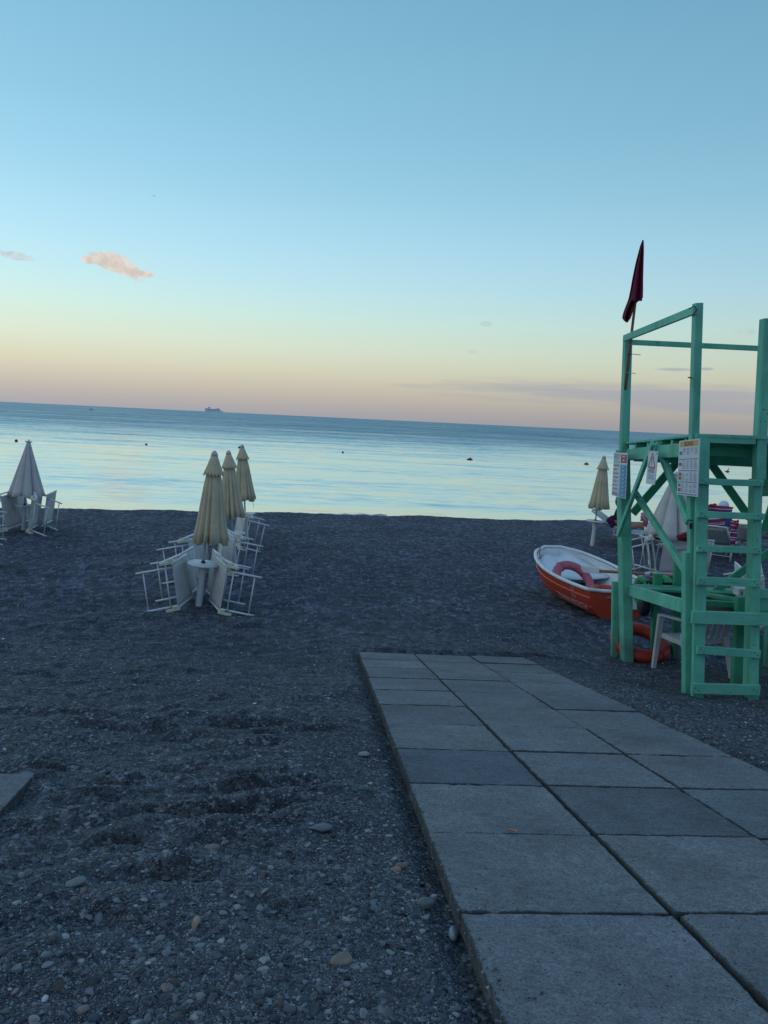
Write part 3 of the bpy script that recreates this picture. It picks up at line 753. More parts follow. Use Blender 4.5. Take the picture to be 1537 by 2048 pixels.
# top rails
mb = MB(); mb.beam(at(1249, 677, YA-.04), at(1391, 620, YB-.0), .03, .070, ref=(1, 0, 0)); tp('rail', mb)
mb = MB(); q = at(1262, 684.5, YA+.02); mb.beam(q, Vector((XR, YA, q.z-.004)), .035, .056, ref=(0, 1, 0)); tp('rail', mb)
mb = MB(); mb.beam((XR+.06, YA, CZ+1.0), (XR+.06, YB, CZ+1.02), .03, .07); tp('rail', mb)
mb = MB(); mb.beam((at(1531, 660, YB).x+.05, YB-.07, CZ+1.0), (XR+.05, YB-.07, CZ+1.0), .03, .07, ref=(0, 1, 0)); tp('rail', mb)
# deck
def dz(Y): return CZ-.118+(YA-Y)*.066
XL = 2.68
mb = MB()
for i in range(13):
    x = XL-.03+i*.152
    mb.beam((x+.07, YA+.10, dz(YA+.1)-.012+.003*math.sin(i*5)), (x+.07, YB-.04, dz(YB-.04)-.012+.003*math.sin(i*5)), .142, .022)
dk = tp('deck', mb)
for i, px in enumerate((1270, 1293, 1316, 1337, 1362)):
    t = (px-1255)/(1385-1255); Y = 1/((1-t)/YA+t/YB)
    mb = MB(); mb.beam((XL-.01, Y, dz(Y)-.062), (XR, Y, dz(Y)-.062), .05, .072, ref=(0, 1, 0)); tp('joist', mb)
mb = MB(); mb.beam(at(1258, 909.5, YA-.08), at(1376, 899.5, YB+.14), .05, .125); tp('beam', mb)
mb = MB(); mb.beam((XR, YA-.07, dz(YA)-.16), (XR, YB+.07, dz(YB)-.16), .05, .12); tp('beam', mb)
mb = MB(); mb.beam(at(1392, 876, YB-.02), at(1511, 880, YB-.02), .03, .076, ref=(0, 1, 0)); 
mb.beam(at(1531, 880.5, YB-.02), Vector((XR+.05, YB-.02, at(1531, 881, YB).z)), .03, .076, ref=(0, 1, 0)); tp('fascia', mb, M_greenh)
mb = MB(); mb.beam((XL+.08, YA-.0, dz(YA)-.155), (XR-.05, YA-.0, dz(YA)-.155), .04, .11, ref=(0, 1, 0)); tp('beam', mb)
mb = MB(); mb.beam((XL+.06, YB+.18, dz(YB)-.145), (XR-.02, YB+.18, dz(YB)-.145), .04, .085, ref=(0, 1, 0)); tp('beam', mb, M_greend)
# braces
def brace(a, b, w_=.068, d=.045, ref=(1, 0, 0), m=None, warp=0):
    mb = MB(); mb.beam(a, b, d, w_, ref=ref, warp=warp); tp('brace', mb, m)
brace(at(1306, 886, 7.35), at(1237, 1070, 8.30), .062, .035)
brace(at(1311, 888, 7.42)+Vector((.02, 0, 0)), at(1378, 1044, 6.58), .070, .05)
brace(at(1272, 987, 8.28), at(1371, 1141, 6.66), .066, .045)
brace(at(1386, 888, YA+.05), at(1266, 1027, YA+.05), .085, .04, ref=(0, 1, 0), m=M_greend)
brace(at(1392, 884, YA+.06), at(1500, 1036, YA+.06), .085, .04, ref=(0, 1, 0), m=M_greend)
brace(at(1411, 1196, YA-.1), at(1556, 1092, YA-.1), .080, .04, ref=(0, 1, 0), m=M_greend)
brace(at(1533, 926, YB+.5), at(1531, 992, YB+.5), .10, .05, ref=(0, 1, 0), m=M_greend)
brace(at(1529, 1062, YA-.2), at(1552, 992, YA-.2), .085, .04, ref=(0, 1, 0), m=M_greend)
# ladder
lad = bpy.data.objects.new('ladder', None); COL.objects.link(lad); lad.parent = tower
def lp(name, mb, m=None): return mb.build(name, m or M_green, lad, M=TI)
mb = MB(); mb.beam(at(1406.5, 884, YB-.07), foot(at(1395.5, 1399, YB-.07)), .103, .045); lp('side_rail', mb)
mb = MB(); mb.beam(at(1515, 958, YB-.07), foot(at(1507, 1416, YB-.07)), .072, .045); lp('side_rail', mb)
for (x0, t0, b0, x1, t1, b1, wp) in ((1398, 955, 967.5, 1526, 959, 973, -.006), (1396, 1022, 1034.5, 1528, 1026, 1041, 0), (1394, 1090, 1103, 1522, 1093.5, 1108, 0),
        (1395, 1153, 1169, 1519, 1158.5, 1173.5, 0), (1394, 1291, 1307, 1520, 1300.5, 1316, 0), (1383, 1365.5, 1387, 1519, 1370, 1390, 0)):
    mb = MB(); Yr = YB-.12
    A_, B_ = at(x0, (t0+b0)/2, Yr), at(x1, (t1+b1)/2, Yr)
    mb.beam(A_, B_, .035, (b0-t0)/FPX*Yr*1.03, ref=(0, 1, 0), warp=wp)
    for q, dzz in ((.045, .008), (.10, -.012), (.90, .010), (.955, -.008)):
        mb.box(A_.lerp(B_, q)+Vector((0, -.018, dzz)), (.009, .003, .009), mi=1)
    lp('rung', mb, [M_greenh, M_black])
mb = MB(); a = at(1384, 1234, YB-.125); b = at(1545, 1239, YB-.125); b = a+(b-a)*1.9; mb.beam(a, b, .035, .112, ref=(0, 1, 0)); tp('kick_board', mb, M_greenh)
# lower platform
def lz(Y): return CZ-1.80+(YA-Y)*.128
mb = MB(); mb.beam(at(1262, 1181, YA-.09), at(1367, 1212, YB+.18), .04, .125, ref=(1, 0, 0)); tp('side_board', mb)
mb = MB(); mb.beam((XR, YA, lz(YA)), (XR, YB, lz(YB)), .04, .12); tp('side_board', mb)
mb = MB()
for k, Y in enumerate((YA+.02, YA-.14, YA-.30)):
    mb.beam((2.86, Y, lz(Y)+.055), (XR-.03, Y, lz(Y)+.05), .135, .026, ref=(0, 1, 0))
mb.beam((2.86, YA+.10, lz(YA)), (XR-.03, YA+.10, lz(YA)), .03, .12, ref=(0, 1, 0))
tp('platform', mb, M_greend)
mb = MB(); mb.beam((2.78, 7.35, lz(7.35)+.01), (XR-.03, 7.35, lz(7.35)-.02), .05, .06, ref=(0, 1, 0)); tp('joist', mb, M_greend)
mb = MB(); mb.beam((3.40, 7.9, lz(7.9)+.05), (4.0, YB+.3, lz(YB+.3)+.02), .10, .035, ref=(1, 0, 0)); mb.beam((3.34, 7.8, lz(7.8)-.03), (3.80, YB+.3, lz(YB+.3)-.02), .08, .035, ref=(1, 0, 0)); tp('joist', mb, M_greend)
mb = MB(); mb.beam((3.9, YA-.5, lz(YA-.5)+.09), (XR-.03, YA-.5, lz(YA-.5)+.09), .30, .024, ref=(0, 1, 0)); mb.beam((3.9, 7.5, lz(7.5)+.08), (XR-.03, 7.5, lz(7.5)+.08), .28, .024, ref=(0, 1, 0)); tp('platform', mb)
mb = MB(); mb.beam((3.15, 7.3, lz(7.3)-.06), (4.2, 7.3, lz(7.3)-.06), 1.0, .015, ref=(0, 1, 0)); tp('plywood_sheet', mb, M_brown)
mb = MB(); mb.beam((XR-.06, YB+.02, at(1531, 1188, YB).z), (at(1517, 1190, YB).x+.02, YB+.02, at(1531, 1188, YB).z), .04, .085, ref=(0, 1, 0)); mb.beam((XR-.06, YB+.05, at(1531, 1213, YB).z), (at(1517, 1190, YB).x+.02, YB+.05, at(1531, 1210, YB).z), .03, .13, ref=(0, 1, 0)); tp('kick_board', mb, M_greenh)
# short legs and bollards of the bench
def leg(x0, y0, x1, y1, Y, w_, d=.07, m=None):
    mb = MB(); a = at(x0, y0, Y); mb.beam(a, foot(at(x1, y1, Y)), w_, d); tp('leg', mb, m)
leg(1231.5, 1163, 1229, 1334, YA+.16, .075, .06)
leg(1374.5, 1104, 1374, 1397, YB+.10, .068, .09)
leg(1316, 1147, 1308, 1340, YA+.14, .095, .07, M_greend)
leg(1355.5, 1122, 1350, 1340, YA+.16, .080, .07, M_greend)
leg(1482, 1193, 1477, 1330, 7.2, .09, .08, M_greend)
leg(1520, 1270, 1521, 1345, 7.9, .06, .06, M_greend)

# flag with its pole, wired to the corner post
fl = thing('flag', 'dark red warning flag hanging limp on a wooden pole at the tower corner', 'flag', at(1251, 780, YA-.06))
FI = Matrix.Translation(-at(1251, 780, YA-.06))
mb = MB(); mb.tube([at(1251, 780, YA-.06), at(1262, 680, YA-.06), at(1273, 590, YA-.06), at(1284, 500, YA-.06)], .017, 8, .013); mb.build('pole', M_wood, fl, smooth=True, M=FI)
rows = [(480, 1285.5, 1287.5), (492, 1281, 1288), (505, 1277.5, 1288), (522, 1273, 1287.5), (540, 1269, 1287), (560, 1265, 1286.5), (580, 1261.5, 1286.5), (597, 1258, 1286), (604, 1255.5, 1275), (614, 1251.5, 1268), (625, 1247.5, 1265.5), (636, 1244.7, 1262), (641, 1248.5, 1258), (645, 1253.5, 1255.5)]
rows2 = [(480, 1286, 1287), (500, 1281, 1286.5), (540, 1273, 1285), (580, 1268, 1285), (602, 1266, 1284.5)]
def cloth(rows, Y0, amp, fr, ph):
    mb = MB(); N = 26
    ysr = [r_[0] for r_ in rows]
    def f(u, v):
        y = ysr[0]+(ysr[-1]-ysr[0])*v
        x0 = np.interp(y, ysr, [r_[1] for r_ in rows]); x1 = np.interp(y, ysr, [r_[2] for r_ in rows])
        return at(x0+(x1-x0)*u, y, Y0+amp*(.25+.75*v)*math.sin(u*fr+ph+v*1.3))
    mb.grid(f, N, 40); return mb
mb = cloth(rows, YA-.02, .085, 12, 0); a_ = mb.build('flag_cloth', M_flag, fl, smooth=True, thick=.004, M=FI)
mb = cloth(rows2, YA-.12, .03, 9, 1.5); mb.build('flag_cloth', M_flag, fl, smooth=True, thick=.004, M=FI)
for i, (xa, xb, y, dy) in enumerate(((1257, 1282, 690, -.5), (1253, 1282, 709, .8), (1249, 1272, 746, 1.5))):
    mb = MB(); mb.tube([at(xa, y, YA-.09), at((xa+xb)/2, y-.8, YA-.1), at(xb, y+dy, YA-.12)], .0035, 5); mb.build('cable_tie', M_black if i == 1 else M_rope, fl, M=FI)
# lashings, bolts and a plate on the posts
mb = MB(); mb.tube([at(1378, 618, YB-.0), at(1390, 612, YB-.03), at(1394, 620, YB-.03), at(1388, 628, YB-.02)], .005, 5); tp('wire', mb, M_black); mb = MB(); mb.tube([at(1377, 755, YB+.05), at(1384, 756, YB-.0)], .006, 5); tp('wire', mb, M_black)
mb = MB(); mb.box(at(1382, 1040.5, YB+.02), (.028, .02, .008)); mb.box(at(1382, 1052, YB+.02), (.02, .02, .05)); tp('latch', mb, M_black)

# ------------------------------------------------------------ signs nailed to the tower's left face
def sign(name, label, tl, tr, br, bl, Ya, Yb):
    """corners in pixels; left edge at distance Ya, right edge at Yb. returns (thing, placer)"""
    c = [at(*tl, Ya), at(*tr, Yb), at(*br, Yb), at(*bl, Ya)]
    t = thing(name, label, 'sign', c[3]); Ti = Matrix.Translation(-c[3])
    n = (c[1]-c[0]).cross(c[3]-c[0]).normalized()
    if n.x > 0: n = -n
    def P(u, v, o=0): return (c[0]*(1-u)+c[1]*u)*(1-v)+(c[3]*(1-u)+c[2]*u)*v+n*o
    def quad(u0, v0, u1, v1, o0, o1, mb):
        ps = [P(u0, v0, o0), P(u1, v0, o0), P(u1, v1, o0), P(u0, v1, o0), P(u0, v0, o1), P(u1, v0, o1), P(u1, v1, o1), P(u0, v1, o1)]
        mb.add(ps, [(0, 1, 2, 3), (7, 6, 5, 4), (0, 4, 5, 1), (1, 5, 6, 2), (2, 6, 7, 3), (3, 7, 4, 0)])
    mb = MB(); quad(0, 0, 1, 1, -.004, .002, mb); mb.build('board', M_sign, t, M=Ti)
    def marks(name, m, rects, o=.0035):
        mb = MB()
        for r_ in rects: quad(*r_, .0022, o, mb)
        mb.build(name, m, t, M=Ti)
    return t, P, marks, Ti, n
def words_(u0, u1, v, h, rnd, gap=.25):
    out = []; u = u0
    while u < u1-.015:
        l = rnd.uniform(.03, .09); e = min(u+l, u1); out.append((u, v-h/2, e, v+h/2)); u = e+rnd.uniform(.008, .02)
    return out
rq = random.Random(2)
t, P, marks, Ti, n = sign('timetable_sign', 'white notice board with a red square and a blue column, beside the corner post', (1229, 905), (1256, 905.5), (1251.5, 998), (1224, 990), 8.42, 7.94)
marks('red_panel', M_sred, [(.56, .045, .97, .225)]); marks('blue_panel', M_sblue, [(.56, .27+.0899*i, .97, .27+.0899*i+.083) for i in range(8)])
L = []
for v, a in ((.045, .5), (.075, .5), (.10, .35), (.125, .5), (.17, .42), (.215, .52)): L += words_(.03, a, v, .012, rq)
for i in range(8):
    v = .30+.0899*i; L += words_(.05, rq.uniform(.3, .48), v, .022, rq); L.append((.02, v-.032, .54, v-.026))
for v in (.955, .975, .935): L += words_(.04, .5, v, .009, rq)
marks('lettering', M_ink, L)
marks('figures', M_sign, [(.68, .075, .83, .10), (.70, .155, .82, .18)]+[(.66, .30+.0899*i, .84, .318+.0899*i) for i in range(8)], .0045)
t, P, marks, Ti, n = sign('warning_sign', 'narrow white warning sign with a red triangle and exclamation mark', (1298, 901), (1317, 903), (1310, 970), (1292.5, 967), 7.34, 7.10)
mb = MB()
def bar(p, q, w_, o=.004, taper=1):
    a = Vector(p); b = Vector(q); d = (b-a); l = d.length; nn = Vector((-d.y, d.x))/l
    asp = .5
    ps = [(a+nn*w_/2), (a-nn*w_/2), (b-nn*w_/2*taper), (b+nn*w_/2*taper)]
    mb.add([P(x.x, x.y, .0022) for x in ps]+[P(x.x, x.y, o) for x in ps], [(0, 1, 2, 3), (7, 6, 5, 4), (0, 4, 5, 1), (1, 5, 6, 2), (2, 6, 7, 3), (3, 7, 4, 0)])
bar((.48, .06), (.14, .47), .035); bar((.48, .06), (.84, .49), .04); bar((.14, .485), (.84, .505), .045, .0045)
mb.build('triangle', M_sred, t, M=Ti)
mb = MB(); bar((.47, .19), (.45, .36), .06, .004, .5); bar((.45, .385), (.45, .41), .05); mb.build('exclamation_mark', M_ink, t, M=Ti)
L = []
for v in (.555, .595, .635): L += words_(.17, .80, v, .026, rq)
for v, a, b in ((.72, .17, .80), (.775, .2, .82), (.83, .12, .9)): L += words_(a, b, v, .02, rq)
marks('lettering', M_inkg, L)
for r_ in ((.10, .035, .16, .055), (.84, .06, .90, .08)): marks('screw', M_ink, [r_], .006)
t, P, marks, Ti, n = sign('signals_sign', 'white beach signals board with yellow header and small coloured flags', (1359.5, 882), (1400.5, 877), (1396, 994), (1354.5, 989), 6.68, 6.20)
marks('header_panel', M_syel, [(.06, .02, .94, .115)])
marks('divider', M_snavy, [(.03, .335, .95, .348), (.03, .545, .95, .558), (.03, .752, .95, .765), (.03, .965, .95, .978)])
for r_ in ((.05, .20, .18, .265), (.05, .79, .18, .85)): marks('green_flag', M_sgreen, [r_])
for r_ in ((.05, .405, .19, .465), (.05, .585, .19, .645), (.05, .875, .19, .935)): marks('red_flag', M_sred, [r_]); marks('yellow_flag', M_syel, [(.05, .655, .19, .72)])
L = []
for v0, v1 in ((.15, .27), (.37, .52), (.59, .73), (.79, .93)):
    v = v0
    while v < v1:
        for u in (.22, .41, .60, .79): 
            if rq.random() < .9: L += words_(u, u+rq.uniform(.10, .15), v, .009, rq)
        v += .0175
marks('lettering', M_inkg, L)
uvec = (P(1, 0)-P(0, 0)).normalized(); vvec = (P(0, 0)-P(0, 1)).normalized()
Mt = Matrix((uvec, vvec, n)).transposed().to_4x4(); Mt.translation = P(.5, .068, .0045)
vs, fs = text_mb('SEGNALI', .055, Mt); mb = MB(); mb.add(vs, fs); mb.build('header_lettering', M_sred, t, M=Ti)

# ------------------------------------------------------------ plastic chair under the tower
def plastic_chair():
    t = thing('plastic_chair', 'white plastic garden armchair with slotted back under the tower', 'chair')
    mb = MB()
    def seat(u, v):
        x = (u-.5)*(.46-.05*v); y = .20-v*.42
        return Vector((x, y, .42-.02*math.sin(v*PI)-.012*math.cos((u-.5)*PI)))
    mb.grid(seat, 8, 8); mb.build('seat', M_chair, t, smooth=True, thick=.012)
    mb = MB(); mb.beam((-.25, .22, .395), (.25, .22, .395), .02, .06, ref=(0, 1, 0)); 
    for s in (-1, 1): mb.beam((s*.245, .21, .40), (s*.225, -.22, .385), .02, .055)
    mb.build('apron', M_chair, t)
    mb = MB()      # slotted back: rails and slats
    def bp(x, z): return Vector((x*(1+.08*(z-.4)), -.22-.32*(z-.42)+.10*(x*x)*4*.25, z))
    mb.beam(bp(-.23, .425), bp(.23, .425), .014, .06, ref=(0, 1, 0)); mb.beam(bp(-.24, .80), bp(.24, .80), .016, .08, ref=(0, 1, 0))
    for i in range(7):
        x = -.20+i*.4/6; mb.beam(bp(x, .44), bp(x, .79), .036, .012)
    for s in (-1, 1): mb.beam(bp(s*.235, .40), bp(s*.245, .83), .045, .025)
    mb.build('backrest', M_chair, t)
    for s in (-1, 1):
        mb = MB(); mb.beam((s*.27, .235, .64), (s*.265, -.26, .655), .055, .022); t_ = mb.build('armrest', M_chair, t)
        mb = MB(); mb.beam((s*.262, .22, .645), (s*.30, .27, 0), .075, .04, a1=.045); mb.build('leg', M_chair, t)
        mb = MB(); mb.beam((s*.245, -.22, .50), (s*.27, -.34, 0), .07, .04, a1=.04); mb.build('leg', M_chair, t)
    return t
ch = plastic_chair(); p = at(1398, 1352, 7.55)
ch.location = (3.40, 7.86, GT(3.40, 7.86)-.01); ch.rotation_euler = (R(-5), R(0), R(10)); ch.scale = (.97, .97, .95)

# ------------------------------------------------------------ life rings
def life_ring(label, m, rmaj, rmin, loc, rot, flat=.85, bands=None, grab=True):
    t = thing('life_ring', label, 'life ring', loc, rot)
    mb = MB(); N = 40; n = 14; vs = []
    for i in range(N):
        a = 2*PI*i/N
        for k in range(n):
            b = 2*PI*k/n; r_ = rmaj+rmin*math.cos(b); vs.append((r_*math.cos(a), r_*math.sin(a), rmin*flat*math.sin(b)))
    mb.add(vs, [(i*n+k, i*n+(k+1) % n, ((i+1) % N)*n+(k+1) % n, ((i+1) % N)*n+k) for i in range(N) for k in range(n)])
    mb.build('ring', m, t, smooth=True)
    for a in (bands or (.3, 1.87, 3.44, 5.0)):
        mb = MB(); q = []
        for k in range(13):
            b = 2*PI*k/12; r_ = rmaj+(rmin+.004)*math.cos(b); q.append((r_*math.cos(a), r_*math.sin(a), (rmin*flat+.004)*math.sin(b)))
        mb.tube(q[:-1], .006, 5, closed=True); mb.build('cord_loop', M_redrope, t)
    if not grab: return t
    mb = MB(); q = []
    for i in range(61):
        a = 2*PI*i/60; sg = abs(math.sin(2*a)); r_ = rmaj+rmin*1.0+.012*sg; q.append((r_*math.cos(a), r_*math.sin(a), -.02*sg))
    mb.tube(q[:-1], .006, 5, closed=True); mb.build('grab_line', M_rope, t)
    return t
p = at(1282, 1276, 8.62)
life_ring('red foam life ring lying on the gravel under the tower', M_red, .268, .088, (p.x+.01, 8.66, GT(p.x, 8.66)+.155), (R(20), R(-4), .3), grab=False)

# ------------------------------------------------------------ rowing boat
BO = Vector((3.38, 10.30, 0)); BO.z = GT(3.2, 10.4)-.045
BYAW = .27
boat = thing('rowing_boat', 'small orange rowing boat with white inside, beached beside the tower', 'boat', BO, (R(1.5), R(1), BYAW))
BL = 2.02
def hb(t): return .52+.13*math.sin(min(t/.5, 1)*PI/2)-.40*max(0, (t-.45)/.55)**2.4 - (.0 if t < .93 else (t-.93)**.5*.40)
def hz(t): return .43+.02*(1-t)+.20*t**2.2
def kz(t): return .02+.34*max(0, (t-.62)/.38)**2.2
def hullp(t, s, side, ins=0):
    """s 0 gunwale..1 keel"""
    b = max(hb(t)-ins, .012); z0 = hz(t)-ins*.0; z1 = kz(t)+ins*2.2
    a = s*PI/2
    x = b*(math.cos(a)**.62 if math.cos(a) > 0 else 0); z = z0+(z1-z0)*(math.sin(a)**1.25)
    if ins == 0:
        st = (s*4.5) % 1; x += .012*(1-st) if s < .72 else 0
    y = t*BL+(.10*(1-s))*t**3
    return Vector((side*x, y, z))
def hull(ins, name, m, nt=28, ns=36):
    mb = MB()
    for side in (-1, 1):
        mb.grid(lambda u, v: hullp(u*(1 if not ins else .975)+(0 if not ins else .012), v, side, ins), nt, ns)
    # transom
    t0 = 0 if not ins else .02
    top = [hullp(t0, v/ns, -1, ins) for v in range(ns+1)]; right = [hullp(t0, v/ns, 1, ins) for v in range(ns, -1, -1)]
    pts = top+right[1:]
    mb.add(pts, [tuple(range(len(pts)))])
    t1 = 1 if not ins else .987
    pts = [hullp(t1, v/ns, -1, ins) for v in range(ns+1)]+[hullp(t1, v/ns, 1, ins) for v in range(ns-1, -1, -1)]
    mb.add(pts, [tuple(range(len(pts)))])
    return mb.build(name, m, boat, smooth=False)
h1 = hull(0, 'hull', M_orange); h2 = hull(.035, 'inner_liner', M_boatw)
mb = MB()
gw = [hullp(t/30, 0, -1)+Vector((-.004, 0, .012)) for t in range(31)]+[hullp(t/30, 0, 1)+Vector((.004, 0, .012)) for t in range(30, -1, -1)]
gw += [hullp(0, 0, 1)*(1-q)+hullp(0, 0, -1)*q+Vector((0, 0, .012-.03*math.sin(q*PI))) for q in (.2, .4, .6, .8)]
mb.tube(gw, .026, 8, closed=True); mb.build('gunwale', M_boatw, boat, smooth=True)
mb = MB()      # broad flat rim inside the gunwale
for side in (-1, 1): mb.grid(lambda u, v: hullp(u*.97+.01, .0, side, .02+v*.035)+Vector((0, 0, -.01)), 28, 1)
mb.build('side_deck', M_boatw, boat, thick=.01)
mb = MB(); mb.grid(lambda u, v: Vector(((u-.5)*2*(hb(.015+v*.17)-.035), .05+v*.42, .30-.02*v)), 6, 4); mb.build('stern_seat', M_boatw, boat, thick=.02)
mb = MB(); mb.grid(lambda u, v: Vector(((u-.5)*2*max(hb(.2+v*.4)-.13, .05), .48+v*.95, .20)), 6, 10); mb.build('dark_floor', M_dark, boat, thick=.01)  # near-black sheet across the floor of the well
mb = MB(); mb.grid(lambda u, v: Vector(((u-.5)*2*max(hb(.60+v*.385)-.045, .02), BL*(.60+v*.385), hz(.6+v*.385)-.20+.10*v+.05*abs(2*u-1)**2)), 8, 8); mb.build('bow_deck', M_boatw, boat, thick=.015, smooth=True)
mb = MB(); mb.box((.12, -.03, .30), (.26, .03, .22)); mb.build('motor_mount', M_boatw, boat)
mb = MB(); mb.tube([hullp(.98, 0, -1)+Vector((0, .08, .0)), hullp(.95, 0, -1)+Vector((-.0, 0, .05)), hullp(.88, 0, -1)+Vector((.06, 0, .03)), hullp(.80, 0, -1)+Vector((.08, 0, -.02)), hullp(.74, 0, -1)+Vector((.03, 0, .04))], .008, 6); mb.build('bow_line', M_redrope, boat)
# painted letters on the near side of the hull
def hull_text(body, size, t, s, name='hull_lettering'):
    vs, fs = text_mb(body, size, Matrix.Identity(4), .002); mb = MB(); out = []
    for v in vs:
        tt = t-v.x/BL; ss = s-v.y/.62
        p = hullp(tt, ss, -1); pu = hullp(tt-.02, ss, -1)-hullp(tt+.02, ss, -1); pv = hullp(tt, ss-.03, -1)-hullp(tt, ss+.03, -1)
        nn = pu.cross(pv).normalized()
        if nn.x > 0: nn = -nn
        out.append(p+nn*(.016+v.z))
    mb.add(out, fs); mb.build(name, mat('faded_lettering', (.60, .46, .48), .7, .2, 20, srgb=False), boat)
hull_text('TWIN BEECH', .115, .22, .47); hull_text("L'I", .085, .17, .13); hull_text('111', .075, .165, .29)
BM = Matrix.Translation(BO) @ Matrix.Rotation(BYAW, 4, 'Z') @ Matrix.Rotation(R(1), 4, 'Y') @ Matrix.Rotation(R(1.5), 4, 'X')
def bw(x, y, z): return BM @ Vector((x, y, z))
q = at(1147, 1161, 11.1)
life_ring('faded pink life ring leaning inside the orange boat', M_pink, .28, .070, q, (R(44), R(-6), BYAW+.25), .9, grab=False)
q = bw(-.06, .25, .365)
life_ring('orange-red life ring lying on the stern seat of the boat', M_orange, .25, .055, q, (R(2), R(1), 0), .8)
# oar across the stern
oar = thing('oar', 'long wooden oar lying across the stern of the boat', 'oar', at(1166, 1139, 11.2)); OI = Matrix.Translation(-at(1166, 1139, 11.2))
mb = MB(); mb.tube([at(1200, 1142, 11.0), at(1270, 1146.5, 10.6), at(1345, 1151.5, 10.2), at(1400, 1155, 9.9)], .022, 8); mb.build('shaft', M_wood, oar, smooth=True, M=OI)
mb = MB(); mb.beam(at(1163, 1138, 11.25), at(1203, 1142, 11.0), .012, .10, ref=(0, 1, 0)); mb.build('blade', M_boatw, oar, M=OI)
mb = MB(); mb.tube([at(1292, 1147.8, 10.47), at(1302, 1148.6, 10.42)], .034, 8); mb.build('collar', M_pole, oar, M=OI)
# short second paddle handle lashed over the gunwale at the bow
pad = thing('paddle', 'pale wooden paddle end lashed over the gunwale near the bow', 'paddle', at(1080, 1135, 11.9)); PIv = Matrix.Translation(-at(1080, 1135, 11.9))
mb = MB(); mb.tube([at(1078, 1132, 12.1), at(1090, 1142, 11.6), at(1107, 1155, 11.0)], .045, 8, .022); mb.build('shaft', mat('pale_wood', (.46, .42, .34), .8, .2, 12, srgb=False), pad, smooth=True, M=PIv)
mb = MB(); mb.tube([at(1097+3*math.sin(i), 1148+4*math.cos(i*1.7), 11.15+.03*math.sin(i*2)) for i in range(14)], .008, 5); mb.build('lashing', M_black, pad, M=PIv)

# boat trolley on the lower platform
tro = thing('boat_trolley', 'boat trolley with green wheels resting on the tower platform', 'trolley', at(1284, 1165, 8.75)); TRI = Matrix.Translation(-at(1284, 1165, 8.75))
def wheel(c, r_, yaw, m=M_wheel, hub=True, name='wheel', par=tro, inv=TRI, wd=.05):
    Mx = Matrix.Rotation(yaw, 3, 'Z') @ Matrix.Rotation(PI/2, 3, 'Y')
    mb = MB(); prof = [(r_*.72, -wd*.5), (r_*.95, -wd*.5), (r_, -wd*.25), (r_, wd*.25), (r_*.95, wd*.5), (r_*.72, wd*.5), (r_*.70, 0)]
    mb.lathe(prof+[prof[0]], 28, cap=False)
    mb.lathe([(r_*.72, -wd*.1), (r_*.72, wd*.1), (r_*.30, wd*.25), (r_*.16, wd*.3), (r_*.16, -wd*.3), (r_*.30, -wd*.25), (r_*.72, -wd*.1)], 28, cap=False)
    for k in range(5):
        a = k*2*PI/5; mb.beam((.2*r_*math.cos(a), .2*r_*math.sin(a), 0), (.8*r_*math.cos(a), .8*r_*math.sin(a), 0), wd*.9, r_*.16, ref=(0, 0, 1))
    mb.v = [tuple(Mx @ Vector(v)+c) for v in mb.v]
    return mb.build(name, m, par, smooth=False, M=inv)
wheel(at(1283, 1183, 8.85), .185, .12)
wheel(at(1331, 1178, 9.2), .17, .12)
mb = MB(); mb.tube([at(1300, 1163, 8.7), at(1330, 1167, 8.7), at(1366, 1168, 8.7)], .016, 7); mb.tube([at(1270, 1168, 8.9), at(1300, 1163, 8.7)], .016, 6); mb.build('axle', M_black, tro, smooth=True, M=TRI)
mb = MB(); mb.ellipsoid(at(1306, 1163, 8.65), (.05, .06, .05)); mb.build('clamp', M_black, tro, smooth=True, M=TRI); mb = MB(); mb.ellipsoid(at(1362, 1170, 8.65), (.07, .05, .03)); mb.build('clamp', M_black, tro, smooth=True, M=TRI)
mb = MB()
c = at(1288, 1212, 8.6); Mx = Matrix.Rotation(.02, 3, 'Z') @ Matrix.Rotation(PI/2, 3, 'Y')
mb.lathe([(.03, -.05), (.09, -.05), (.115, -.03), (.12, 0), (.115, .03), (.09, .05), (.03, .05)], 24)
mb.v = [tuple(Mx @ Vector(v)+c) for v in mb.v]; mb.build('tyre', M_black, tro, smooth=True, M=TRI)
mb = MB(); mb.tube([c, c+Vector((0, .02, .22))], .02, 6); mb.build('fork', M_black, tro, M=TRI)
# white box with a strap on the platform
bx = thing('storage_box', 'small white plastic box standing on the tower platform behind the ladder', 'box', at(1482, 1188, 7.6)); BI = Matrix.Translation(-at(1482, 1188, 7.6))
mb = MB(); mb.beam(at(1472, 1182, 7.6), at(1496, 1183, 7.6), .12, .075, ref=(0, 1, 0)); mb.build('body', M_plastic, bx, M=BI)
mb = MB(); mb.beam(at(1471, 1175.5, 7.59), at(1497, 1176.5, 7.59), .135, .014, ref=(0, 1, 0)); mb.build('lid', M_plastic, bx, M=BI)
mb = MB(); mb.beam(at(1485, 1183, 7.53), at(1484, 1190, 7.52), .01, .012); mb.build('strap', M_black, bx, M=BI)

